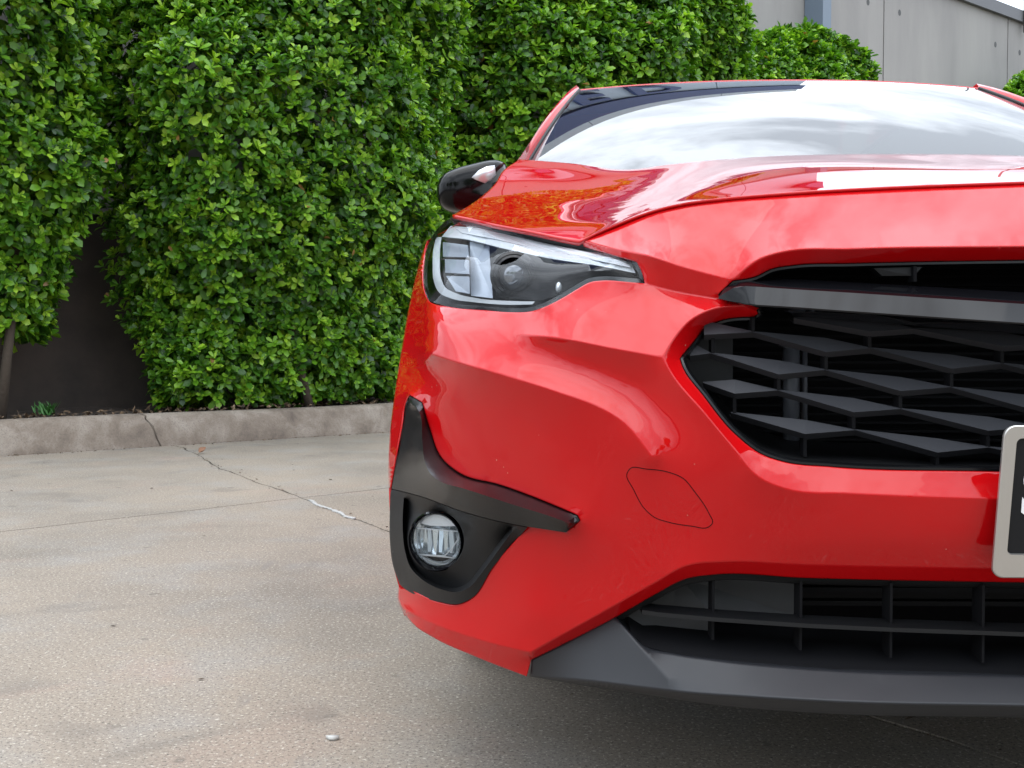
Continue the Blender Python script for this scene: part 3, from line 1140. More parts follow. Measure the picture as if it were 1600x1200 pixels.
def curled_leaf(name, p, L, colr, label, yaw=0.3, up=0.5):
    rows = []
    for i in range(7):
        a = i / 6
        wv = math.sin(math.pi * min(1, a * 1.02 + 0.02))**0.8 * L * 0.32
        row = []
        for k in (-1, -0.5, 0, 0.5, 1):
            x = (a - 0.5) * L
            row.append((x, wv * k, up * L * (0.5 * (a - 0.3)**2 + 0.35 * k * k * wv / L * 2)))
        rows.append(row)
    o = mesh_obj(name, strip(rows), colr)
    o.location = p
    o.rotation_euler = (0.2, -0.2, yaw)
    tag(o, label, 'leaf')
    return o


M_orange = mat('orange_dead_leaf', (0.42, 0.19, 0.06), 0.7)
M_brown = mat('brown_dead_leaf', (0.22, 0.11, 0.06), 0.7)
curled_leaf('dead_leaf', G(249, 694) + Vector((0, -0.02, 0.012)), 0.085, M_orange, 'orange dead leaf lying at the foot of the kerb crack', 0.4, 0.9)
curled_leaf('dead_leaf', G(316, 709) + Vector((0, 0, 0.012)), 0.06, M_brown, 'small brown dead leaf standing in the paving crack', 1.2, 1.4)
tl, dl = t_at(180, 0.5)
pl = CAML + ray(180, 166) * dl
o = curled_leaf('dead_leaf', pl, 0.14, mat('tan_dead_leaf', (0.30, 0.15, 0.07), 0.6), 'big tan dead leaf caught between the two left shrubs', 0.6, 0.8)
o.rotation_euler = (1.2, 0.5, 0.6)
# weed tuft behind the kerb
wt = G(73, 648, 0.19)
V, Fc = [], []
for _ in range(70):
    a = r.uniform(0, 6.28); ln_ = r.uniform(0.05, 0.11)
    d = Vector((math.cos(a) * 0.5, math.sin(a) * 0.5, 1)).normalized()
    s_ = d.cross(Vector((0, 0, 1))).normalized() * 0.006
    n = len(V)
    b0 = Vector((r.normal(0, 0.03), r.normal(0, 0.03), 0))
    V += [tuple(b0 - s_), tuple(b0 + s_), tuple(b0 + d * ln_ * 0.6 + s_), tuple(b0 + d * ln_ + Vector((d.x, d.y, -0.3)) * 0.02)]
    Fc += [(n, n + 1, n + 2), (n, n + 2, n + 3)]
weed = mesh_obj('weed_tuft', (V, Fc), mat('weed_green', (0.035, 0.13, 0.02), 0.6))
weed.location = wt
tag(weed, 'small green weed growing behind the kerb at the left', 'weed')
# white chip on the paving
cp = G(520, 1153, 0.003)
ring = [cp + Vector((0.010 * math.cos(a) * (1 + 0.3 * math.sin(3 * a)), 0.007 * math.sin(a), 0.003)) for a in np.linspace(0, 6.283, 10)[:-1]]
chip = mesh_obj('pale_chip', prism(ring, (0, 0, -0.005)), mat('pale_stone', (0.45, 0.44, 0.41), 0.8), recalc=True)
tag(chip, 'small white stone chip lying on the near concrete', 'stone')

# ================================================================== the car
car = empty('car', (0, 0, 0))
tag(car, 'glossy red hatchback car with black grille, parked on the concrete', 'car')


def part(name, g, m, parent=car, **kw):
    return mesh_obj(name, g, m, parent, **kw)


PLAN_U = [607, 622, 640, 665, 700, 740, 800, 870, 950, 1035, 1100, 1230, 1400, 1600, 1850]
PLAN_Y = [.50, .43, .385, .34, .29, .24, .19, .15, .118, .085, .065, .035, .015, .003, 0.0]


def plan(u):
    return float(np.interp(u, PLAN_U, PLAN_Y))


# ---- front bumper skin
shut = [(909, 376, .300, 'c'), (960, 356.2, .262), (1030, 330, .228), (1070, 321, .214), (1130, 313.8, .200), (1224, 305.8, .188), (1400, 295.8, .180), (1600, 287.8, .175), cen(283, .173) + ('c',), cen(330, .118), cen(383, .055) + ('c',)]
grille_top = [cen(404, .075) + ('c',), (1600, 406, .077), (1330, 411, .085), (1240, 414, .094), (1205, 420, .099), (1180, 432, .103), (1145, 438, .104, 'c'),
              (1122, 460, .114, 'c'), (1124, 467, .118, 'c'), (1165, 477, .108, 'c'), (1180, 481, .105, 'c'), (1184, 490, .112, 'c'), (1178, 495, .120, 'c'),
              (1125, 501, .130), (1103, 511, .133), (1085, 532, .127), (1062, 560, .100, 'c'), (1065, 570, .096), (1100, 620, .078), (1150, 680, .060), (1190, 710, .050), (1225, 722, .043),
              (1300, 730, .034), (1545, 737, .019), cen(742, .016) + ('c',), cen(786, 0.0) + ('c',), cen(842, .014), cen(893, .030) + ('c',)]
intake_top = [cen(912, .052) + ('c',), (1600, 910, .055), (1259, 903, .080), (1112, 898, .108), (1073, 904, .122), (1025, 928, .146), (966, 962, .180), (830, 1031, .246, 'c')]
bottom = [(823, 1057, .258, 'c'), (740, 1025, .315), (680, 998, .375), (645, 975, .43), (630, 957, .48), (622, 938, .50), (623, 918, .50, 'c')]
bezel = [(630, 919, .475), (690, 942, .352), (715, 945, .322), (735, 936, .302), (770, 886, .257), (815, 834, .212, 'c'), (825, 821, .203, 'c'), (885, 832, .166, 'c'),
         (907, 813, .151, 'c'), (903, 805, .152, 'c'), (780, 757, .242), (720, 740, .300), (690, 715, .336), (672, 670, .366), (660, 629, .392, 'c'), (640, 617, .435, 'c'),
         (635, 628, .455), (629, 665, .46), (619, 718, .465), (613, 752, .475), (611, 764, .48, 'c')]
side = [(607.5, 762, .505, 'c'), (607, 720, .525), (611, 660, .545), (617.5, 610, .56), (625.5, 560, .58), (633.5, 510, .60), (641, 470, .62), (650, 430, .645), (661, 392, .68), (667, 376, .70, 'c')]
lamp_low = [(663.5, 402, .60), (661, 430, .54), (663.5, 455, .475), (670, 470, .43), (700, 479, .372), (760, 485, .302), (800, 488, .256), (830, 486.5, .230), (850, 480, .211), (880, 465, .206),
            (905, 450, .200), (922, 441, .195), (940, 438.5, .186), (985, 441, .160), (1008, 443, .160, 'c'), (1003, 424, .164), (995, 409, .172, 'c'), (960, 399, .214), (912, 385, .300, 'c')]
outline = shut + grille_top + intake_top + bottom + bezel + side + lamp_low
creases = [
    [cen(383, .055), (1600, 385, .057), (1330, 389, .067), (1220, 394, .083), (1190, 403, .090), (1145, 438, .104)],
    [(909, 376, .300), (980, 393, .186), (1010, 399, .152), (1060, 415, .130), (1145, 438, .104)],
    [(1008, 443, .160), (1060, 456, .142), (1124, 467, .118)],
    [(1035, 558, .084), (1088, 494, .104), (1108, 485, .106), (1165, 477, .108)],
    [(1035, 558, .084), (1050, 586, .076), (1100, 645, .056), (1150, 705, .043), (1185, 745, .034), (1230, 764, .027), (1330, 771, .015), (1540, 779, .003), cen(786, 0.0)],
    [(803, 522, .226), (838, 525, .186), (870, 528, .159), (960, 545, .113), (1035, 558, .084)],
    [(674, 553, .332), (720, 567, .254), (800, 590, .182), (870, 612, .141), (940, 638, .112), (975, 660, .100), (1000, 688, .089), (1018, 714, .082)],
    [cen(893, .030), (1600, 889, .033), (1260, 882, .060), (1132, 877, .083), (1073, 883, .099), (1025, 909, .123), (947, 953, .163), (828, 1019, .226)],
    [(622, 938, .50), (632, 950, .455), (660, 966, .395), (740, 996, .295), (828, 1019, .226)],
]
softs = [
    [(848, 541, .185), (880, 560, .167), (950, 588, .134), (1000, 610, .114), (1022, 640, .102), (1036, 680, .089)],
    [(680, 488, .372), (677, 520, .352), (675, 543, .341)],
    [(1100, 735, .066), (1160, 800, .058), (1230, 840, .050), (1400, 840, .024), (1600, 842, .016)],
    [(700, 620, .312), (760, 650, .246), (840, 690, .184), (930, 750, .138), (960, 840, .138), (900, 900, .178), (840, 960, .210)],
]
bumper_s = Surf(outline, creases, softs, step=6.5, lat=10.5, tight=2.2)


def not_centre(p):
    return True


g = bumper_s.geo([(0, .003, 0), (0, .016, 0)], rims=lambda p: p[0] < -0.004)
bumper = part('front_bumper', mirror_geo(g), M_red, merge=0.0012)

# thin gap round the tow-eye cover, following the skin
tow = catmull([(979.5, 740), (984, 732.5), (1010, 733), (1045, 738), (1068, 748), (1085, 768), (1108, 803), (1113.5, 817), (1107, 823.5), (1080, 822), (1045, 816), (1022, 808), (1008, 796), (990, 765)], 5, True)
for sgn in (1, -1):
    pth = [P(p[0], p[1], bumper_s.at(p[0], p[1]) - 0.0002) for p in tow]
    tg_ = tube(pth, 0.00045, 5, True)
    tv = [(sgn * x, y, z) for x, y, z in tg_[0]]
    part('tow_cover_gap', (tv, tg_[1]), M_dark)

# ---- bonnet: height over plan
def W(u, v, Y):
    p = P(u, v, Y)
    return (p.x, p.y, p.z)


h_front = [(707, 336, .58), (740, 343, .52), (770, 350, .455), (830, 361.5, .375), (880, 372.5, .322), (905, 377, .297), (960, 351, .257), (1030, 325.5, .224), (1070, 316.5, .210),
           (1130, 309.5, .197), (1224, 301.5, .185), (1400, 291.5, .177), (1600, 284, .172), cen(280, .170)]
h_rear = [(812, 249, 1.25), (890, 255, 1.22), (985, 265, 1.17), (1040, 258, 1.14), (1170, 246, 1.10), cen(240, 1.08)]
h_out = [(755, 305, .85), (775, 285, 1.0), (787, 266, 1.12)]
corner = {0, 5, 13}
o_front = [W(*p) + (('c',) if i in corner else ()) for i, p in enumerate(h_front)]
o_rear = [W(*p) + (('c',) if i in (0, 5) else ()) for i, p in enumerate(h_rear)][::-1]
o_out = [W(*p) for p in h_out][::-1]


def zt_(Y, tan_):
    return CAM_H + tan_ * (Y - CAM_Y)


cz = [(.30, .1475), (.5, .1525), (.7, .1565), (.9, .1605)]
h_soft = [
    [(-0.07, Y, zt_(Y, t)) for Y, t in cz],
    [(-.45 + .0, .30, zt_(.30, .1315)), (-.40, .5, zt_(.5, .1435)), (-.335, .8, zt_(.8, .153)), (-.27, 1.0, zt_(1.0, .1585))],
    [(-.575, .36, zt_(.36, .104)), (-.55, .5, zt_(.5, .113)), (-.515, .8, zt_(.8, .129)), (-.49, 1.03, zt_(1.03, .1425))],
    [(-.70, .62, zt_(.62, .1130)), (-.70, .8, zt_(.8, .1245)), (-.685, 1.0, zt_(1.0, .1385)), (-.665, 1.13, zt_(1.13, .1495))],
]
o_mid = [(0.0, Y, zt_(Y, t)) for Y, t in cz]
hood_s = Surf(o_front + o_mid + o_rear + o_out, [], h_soft, step=0.012, lat=0.020, tight=.004, mapf=lambda a, b, c: Vector((a, b, c)))
g = hood_s.geo([(0, .001, -.003), (0, .012, -.005)], rims=lambda p: p[0] < -0.004)
hood = part('bonnet', mirror_geo(g), M_red, merge=0.0015)

# black seal under the shut lines
sl = [P(p[0] + (10 if i == 0 else 0), p[1] + 4, p[2] + .02) for i, p in enumerate(h_front)]
rows = [[(q.x, q.y, q.z) for q in sl], [(q.x + .02, q.y + 0.05, q.z - 0.02) for q in sl]]
part('bonnet_seal', mirror_geo(strip(rows)), M_rubber, merge=0.001)

# ---- headlamps
lamp_outline = [(663.5, 402, .60), (661, 430, .54), (663.5, 455, .475), (670, 470, .43, 'c'), (700, 479, .372), (760, 485, .302), (800, 488, .256), (830, 486.5, .230), (850, 480, .211), (880, 465, .206),
                (905, 450, .200), (922, 441, .195), (940, 438.5, .186), (985, 441, .160), (1008, 443, .160, 'c'), (1003, 424, .164), (995, 409, .172, 'c'), (960, 399, .214), (912, 390.5, .300),
                (880, 384, .338), (830, 371, .392), (770, 356, .470), (730, 346, .545), (706, 341, .60), (690, 351, .62), (674, 372, .64)]
lamp_outline = [tuple([p[0], p[1], p[2] + .006] + list(p[3:])) for p in lamp_outline]
lens_s = Surf(lamp_outline, [], [[(676, 415, .475), (720, 415, .385), (800, 425, .300), (880, 425, .236), (960, 422, .182)]], step=7, lat=10)


def lamp_d(u, v):
    return lens_s.at(u, v)


def px_poly(pts, off, step=6, closed=True):
    return [P(p[0], p[1], lamp_d(p[0], p[1]) + off) for p in catmull(pts, step, closed)]


lamp_parts = []
lamp_parts.append(('lens', lens_s.geo(), M_lens))
gapA = [(704, 339, .59), (740, 344.5, .528), (770, 351.5, .463), (830, 363, .383), (880, 374, .330), (912, 379, .303), (950, 392, .232)]
gapB = [(704, 345, .612), (740, 352, .545), (770, 360, .482), (830, 375, .404), (880, 388, .350), (912, 394, .312), (950, 400, .245)]
lamp_parts.append(('lamp_gasket', strip([[tuple(P(*p)) for p in gapA], [tuple(P(*p)) for p in gapB]]), M_rubber))
# black border under the lens edge
n_lo = lens_s.loops[0]
cenl = np.array([800, 425.0])


def inset_loop(lp, d):
    """move a closed 2-D loop inwards by d"""
    q = np.array(lp)[:, :2]
    a = np.roll(q, 1, 0); b = np.roll(q, -1, 0)
    t = b - a
    t = t / np.maximum(np.linalg.norm(t, axis=1, keepdims=True), 1e-9)
    nrm = np.stack([-t[:, 1], t[:, 0]], 1)
    ar = np.sum(q[:, 0] * np.roll(q[:, 1], -1) - np.roll(q[:, 0], -1) * q[:, 1])
    return q + nrm * (d if ar > 0 else -d)


ins = inset_loop(n_lo, 6.5)
rows = [[P(p[0], p[1], p[2] + .0015) for p in n_lo], [P(q[0], q[1], p[2] + .004) for q, p in zip(ins, n_lo)],
        [P(q[0], q[1], p[2] + .09) for q, p in zip(ins, n_lo)]]
lamp_parts.append(('housing', strip(rows, True), M_lampblk))
back = [P(p[0], p[1], lamp_d(p[0], p[1]) + .085) for p in n_lo]
lamp_parts.append(('housing_back', ([tuple(p) for p in back], [tuple(range(len(back)))]), M_lampblk))
# light guide: upper bar, then the C round the outer end
bar = [(704, 353, 'c'), (780, 361), (840, 375), (900, 387), (960, 402), (987, 413, 'c'), (993, 427, 'c'), (940, 416), (860, 404), (790, 389), (722, 373), (690, 370, 'c')]
lamp_parts.append(('light_bar', prism(px_poly(bar, .016), (0, .02, 0)), M_drl))
bar2 = [(712, 356, 'c'), (780, 364), (840, 377.5), (900, 389.5), (960, 404.5), (984, 414, 'c'), (986, 418, 'c'), (940, 408.5), (860, 394), (790, 377), (722, 364, 'c')]
lamp_parts.append(('light_bar_ridge', prism(px_poly(bar2, .011), (0, .02, 0)), M_silver))
cpath = [(690, 370, 'c'), (683, 371), (678, 385), (676, 415), (678, 440), (686, 457), (704, 466), (740, 472), (790, 476), (832, 475.5, 'c'), (836, 471, 'c'), (790, 470), (745, 466), (712, 458), (696, 449), (689, 434), (687, 410), (688, 385)]
lamp_parts.append(('light_guide', prism(px_poly(cpath, .018, 5), (0, .02, 0)), M_drl))
for pts in ([(692, 378), (731, 383), (732, 402), (692, 401)], [(695, 405), (732, 406), (733, 428), (696, 426)], [(697, 431), (733, 432), (734, 459), (712, 455)]):
    lamp_parts.append(('light_block', prism([P(p[0], p[1], lamp_d(*p) + .030) for p in pts], (0, .03, 0)), M_block))
lamp_parts.append(('side_panel', prism([P(p[0], p[1], lamp_d(*p) + .040) for p in [(734, 378), (764, 384), (770, 466), (736, 462)]], (0, .02, 0)), M_block))
# projector
pc = P(803, 430, lamp_d(803, 430) + .05)
for nm, rad, yy, m_ in (('projector_ring', .033, .0, M_satin), ('projector_rim', .0275, -.006, M_gloss)):
    rows = []
    for rr_, dy in ((rad, .02), (rad, yy), (rad * .88, yy - .003), (rad * .8, yy + .004), (rad * .78, .03)):
        rows.append([(pc.x + rr_ * math.cos(a), pc.y + dy, pc.z + rr_ * math.sin(a)) for a in np.linspace(0, 6.2832, 33)[:-1]])
    lamp_parts.append((nm, strip(rows, True), m_))
rows = []
for q in np.linspace(0.02, 1.35, 10):
    rows.append([(pc.x + .0215 * math.sin(q) * math.cos(a), pc.y + .008 - .014 * math.cos(q), pc.z + .0215 * math.sin(q) * math.sin(a)) for a in np.linspace(0, 6.2832, 29)[:-1]])
lamp_parts.append(('projector_lens', strip(rows, True), M_bulb))
rows = []
for q in np.linspace(0.02, 1.5, 8):
    rows.append([(pc.x + .022 * math.sin(q) * math.cos(a), pc.y + .012 + .03 * math.cos(q), pc.z + .022 * math.sin(q) * math.sin(a)) for a in np.linspace(0, 6.2832, 29)[:-1]])
lamp_parts.append(('projector_bowl', strip(rows, True), M_silver))
lamp_parts.append(('projector_trim', tube([(pc.x + .0245 * math.cos(a), pc.y - .004, pc.z + .0245 * math.sin(a)) for a in np.linspace(0, 6.2832, 41)[:-1]], .0010, 6, True), M_silver))
lamp_parts.append(('projector_trim', tube([(pc.x + .031 * math.cos(a), pc.y + .004, pc.z + .031 * math.sin(a)) for a in np.linspace(2.6, 6.6, 31)], .0009, 6), M_block))
shelf = [(775, 386), (900, 410), (985, 428), (1000, 436), (925, 435), (880, 458), (845, 470), (775, 464)]
lamp_parts.append(('inner_bezel', prism([P(p[0], p[1], lamp_d(*p) + .064) for p in shelf], (0, .01, 0)), M_post))
ms = P(873, 449, lamp_d(873, 449) + .03)
rows = [[(ms.x + .004 * math.sin(q) * math.cos(a), ms.y - .006 * math.cos(q), ms.z + .007 * math.sin(q) * math.sin(a)) for a in np.linspace(0, 6.2832, 15)[:-1]] for q in np.linspace(.05, 1.57, 5)]
lamp_parts.append(('marker_lamp', strip(rows, True), M_silver))
for sgn in (1, -1):
    hl = empty('headlight'); hl.parent = car
    for nm, gg, m_ in lamp_parts:
        if sgn < 0:
            gg = mirror_geo(gg, False)
        mesh_obj(nm, gg, m_, hl, recalc=nm not in ('lens',), angle=35)

# ---- grille
gl_d = catmull(grille_top[:-3], 8.0)
gl_d = [np.array(p) for p in gl_d]
q = np.array([p[:2] for p in gl_d])
poly_in = np.vstack([q, [[q[-1][0] + 400, q[-1][1]], [q[0][0] + 400, q[0][1]]]])
t = np.gradient(q, axis=0); t /= np.maximum(np.linalg.norm(t, axis=1, keepdims=True), 1e-9)
nin = np.stack([t[:, 1], -t[:, 0]], 1)
probe = pip(q + nin * 2.0, poly_in)
if probe.mean() < 0.5:
    nin = -nin
fr_rows = []
for d_in, dy in ((0.5, .004), (1.5, .001), (5, .001), (7, .006), (8.5, .012), (9, .10)):
    row = []
    for p, n_ in zip(gl_d, nin):
        pp = P(p[0] + n_[0] * d_in, p[1] + n_[1] * d_in, p[2] + dy)
        row.append((min(pp.x, 0.0) if p[0] > 1700 else pp.x, pp.y, pp.z))
    fr_rows.append(row)
grille = empty('grille'); grille.parent = car
mesh_obj('grille_frame', mirror_geo(strip(fr_rows)), M_satin, grille, angle=50)


def slat(pts, first_valley, hgt=8.5):
    """pts: front edge (u, v) alternating peak and valley; steep top facet up to a straight rear edge"""
    front, rear, low, back_ = [], [], [], []
    for k, (u, v) in enumerate(pts):
        valley = (k % 2 == 0) == first_valley
        Y = plan(u) + .052 + (0.0 if valley else .012)
        front.append(P(u, v, Y)); low.append(P(u, v + hgt, Y + .013))
        lift = 22 if valley else 1.5
        rear.append(P(u, v - lift, plan(u) + .066 + (.002 if valley else 0)))
        back_.append(P(u, v - lift + 6, plan(u) + .085))
    return strip([[tuple(p) for p in back_], [tuple(p) for p in rear], [tuple(p) for p in front], [tuple(p) for p in low], [(p[0], p[1] + .02, p[2] + .004) for p in low]])


rows_px = [
    ([(1240, 497), (1359, 518), (1427, 513.5), (1566, 541), (1650, 536), (1800, 566), (1890, 560)], False),
    ([(1100, 523), (1177, 519), (1291, 550), (1359, 544), (1487, 576), (1564, 568), (1706, 602), (1790, 596), (1900, 620)], True),
    ([(1078, 556), (1110, 552), (1217, 585), (1289, 578), (1407, 611), (1484, 605), (1614, 640), (1700, 634), (1850, 668)], True),
    ([(1098, 598), (1148, 615), (1215, 610), (1334, 644), (1407, 639), (1544, 673), (1625, 667), (1770, 700), (1860, 694)], False),
    ([(1142, 645), (1258, 678), (1336, 672), (1465, 707), (1545, 699), (1690, 732), (1860, 722)], False),
]
for pts, fv in rows_px:
    # valleys sit at odd places when the row starts on a peak
    gg = slat(pts, fv)
    vs2 = [(min(x, -0.0005), y, z) for x, y, z in gg[0]]
    mesh_obj('grille_slat', mirror_geo((vs2, gg[1])), M_slat, grille, smooth=False)
posts = [((1359, 524), 544), ((1566, 548), 568), ((1291, 560), 580), ((1487, 586), 606), ((1706, 612), 634), ((1217, 595), 611), ((1407, 621), 640), ((1614, 650), 668),
         ((1148, 625), 646), ((1334, 654), 673), ((1544, 683), 700), ((1258, 688), 714), ((1465, 717), 734), ((1114, 530), 552), ((1430, 420), 440), ((1177, 500), 520)]
for (u, v), v2 in posts:
    Y = plan(u) + .055
    pl_ = [P(u - 2.6, v - 4, Y + .008), P(u + 2.6, v - 4, Y + .008), P(u + 2.6, v2, Y + .010), P(u - 2.6, v2, Y + .010)]
    gg = prism(pl_, (0, .02, 0))
    for sgn in (1, -1):
        mesh_obj('grille_post', gg if sgn > 0 else mirror_geo(gg, False), M_post, grille, smooth=False)
# gloss wing bar: sections along its length
wing_sec = []
for u, top_b, top_f, fr_b, und, Y0 in ((1123, 461, 463, 465.5, 466, .108), (1133, 449, 456, 468, 469.5, .100), (1146, 439, 449, 471, 473.5, .094), (1165, 434.5, 446, 475, 479, .086), (1182, 433.5, 447, 477.5, 486, .080),
                                       (1240, 436, 451, 481, 494, .062), (1330, 441, 456.5, 487.5, 501, .042), (1460, 448.5, 465, 496.5, 511, .026), (1600, 457, 474, 506, 522, .017), (1700, 463, 481, 513, 530, .013), (1800, 469, 488, 520, 537, .011)):
    s_ = min(1.0, (u - 1120) / 60)
    wing_sec.append([P(u, top_b, Y0 + .045 * s_), P(u, top_f - 1.5, Y0 + .004), P(u, top_f + 1, Y0 + .0005), P(u, fr_b - 1.5, Y0 - .012 * max(0, 2 * s_ - 1)), P(u, fr_b + 1, Y0 - .0115 * max(0, 2 * s_ - 1)), P(u, und, Y0 + .03 * s_), P(u, und - 2, Y0 + .06 * s_)])
last = [(0.0, p.y - .001, p.z - 0.002) for p in wing_sec[-1]]
wrows = [[tuple(p) for p in s_] for s_ in wing_sec] + [last]
g = strip(wrows)
mesh_obj('grille_wing', mirror_geo(g), M_gloss, grille, merge=.0008, angle=28)
tabp = [P(1365, 419, .09), P(1441, 417, .085), P(1428, 431, .085), P(1378, 431, .09)]
mesh_obj('latch_tab', prism(tabp, (0, .02, 0)), M_plastic, grille, smooth=False)
# radiator and ducting behind
fins = []
for k in range(34):
    z = 0.42 + k * 0.0115
    fins.append(box(-0.46, 0.46, 0.30, 0.315, z, z + 0.0035))
mesh_obj('radiator', join_geo(box(-0.47, 0.47, 0.318, 0.36, 0.30, 0.84), *fins), M_fin, grille, smooth=False)
for sgn in (1, -1):
    pn = [P(u, v, .20) for u, v in ((1050, 500), (1145, 512), (1145, 608), (1050, 600))]
    gg = prism(pn, (0, .02, 0))
    mesh_obj('duct_panel', gg if sgn > 0 else mirror_geo(gg, False), M_greypan, grille, smooth=False)
    a, b = P(1236, 545, .22), P(1236, 690, .22)
    gg = tube([a, b], .0105, 12)
    gg = join_geo(gg, tube([P(1229, 546, .225), P(1237, 531, .225)], [.012, .003], 8))
    mesh_obj('support_pipe', gg if sgn > 0 else mirror_geo(gg, False), M_pipe, grille)
    a, b = P(1257, 545, .25), P(1257, 690, .25)
    gg = tube([a, b], .004, 8)
    mesh_obj('support_rod', gg if sgn > 0 else mirror_geo(gg, False), M_pipe, grille)
# grille floor
rows = [[P(u, v - 8, plan(u) + d_) for u, v in ((1110, 640), (1150, 682), (1190, 712), (1225, 724), (1300, 732), (1545, 739), (1800, 744))] for d_ in (.055, .19)]
rows[1] = [(p[0], p[1], rows[0][i][2] + .012) for i, p in enumerate(rows[1])]
mesh_obj('grille_floor', mirror_geo(strip(rows)), M_plastic, grille)
# dark liner that closes the nose so that no daylight leaks through
part('front_liner', join_geo(box(-0.80, 0.80, 0.56, 0.6, 0.22, 0.80), box(-0.62, 0.62, 0.36, 0.40, 0.22, 0.80), box(-0.72, 0.72, 0.40, 1.2, 0.22, 0.24)), M_dark, smooth=False)

# ---- fog lamp surrounds
horn_low = [(612, 763.5, .478, 'c'), (660, 776, .375), (720, 798, .285), (770, 812, .235), (824, 823, .202, 'c')]
horn_out = [(884, 832, .152, 'c'), (905.5, 813, .1495, 'c'), (901.5, 806.5, .1515, 'c'), (779, 758.5, .2425), (719, 741.5, .3005), (689, 716, .337), (671, 671, .367), (659, 630, .393, 'c'), (640.5, 619, .434, 'c'),
            (636.5, 628, .452), (630.5, 665, .457), (620.5, 718, .462), (614, 752, .473)]
horn_low_f = [(u, v, Y - .014 * min(1, (u - 612) / 60.0)) + tuple(x) for u, v, Y, *x in horn_low]
horn_crease = [(643, 631, .416), (652, 639, .386), (660, 690, .344), (664, 722, .318), (673, 741, .292), (692, 754, .264), (720, 762, .235), (800, 788, .180), (872, 811, .141), (890, 818, .137)]
horn_s = Surf(horn_low_f + horn_out, [horn_crease], [], step=6, lat=9)
fog_right = [(815, 834.5, .2095), (770, 886.5, .2545), (735, 936, .2995), (714, 944, .3195), (690, 941, .3495), (630, 918, .472), (624.5, 913, .49, 'c'), (613.5, 881, .495), (609.5, 850, .495), (609, 800, .488), (610, 770, .480, 'c')]
cxr, cyr = 682.0, 845.0
ringp = [(cxr + 43 * math.cos(a), cyr + 46 * math.sin(a), .362 - .0012 * 43 * math.cos(a)) for a in np.linspace(0, 2 * math.pi, 17)[:-1]]
rim_in = [(631, 778, .437), (629, 820, .440), (633, 862, .435), (641, 886, .420), (660, 906, .382), (690, 921, .338), (716, 925, .308), (733, 918, .288), (752, 896, .266), (780, 858, .234), (806, 822, .205)]
deep_in = [(634, 783, 0.468), (633, 820, 0.471), (637, 860, 0.466), (645, 882, 0.453), (663, 901, 0.418), (691, 915, 0.376), (714, 918, 0.348), (729, 912, 0.328), (748, 890, 0.304), (775, 854, 0.268), (798, 824, 0.238)]
cone = [(636, 828, .447), (643, 808, .430), (656, 797, .405), (675, 791, .375), (700, 796, .342), (728, 815, .308), (747, 842, .288), (754, 870, .284), (746, 893, .290)]
fog_outline = [(u, v, Y) + tuple(x) for u, v, Y, *x in horn_low_f] + fog_right
fog_outline = [(p[0], p[1] + (1.2 if i < 5 else 0), p[2] + (.002 if i < 5 else 0)) + tuple(p[3:]) for i, p in enumerate(fog_outline)]
fog_s = Surf(fog_outline, [rim_in, deep_in], [], holes=[ringp], step=6, lat=8)
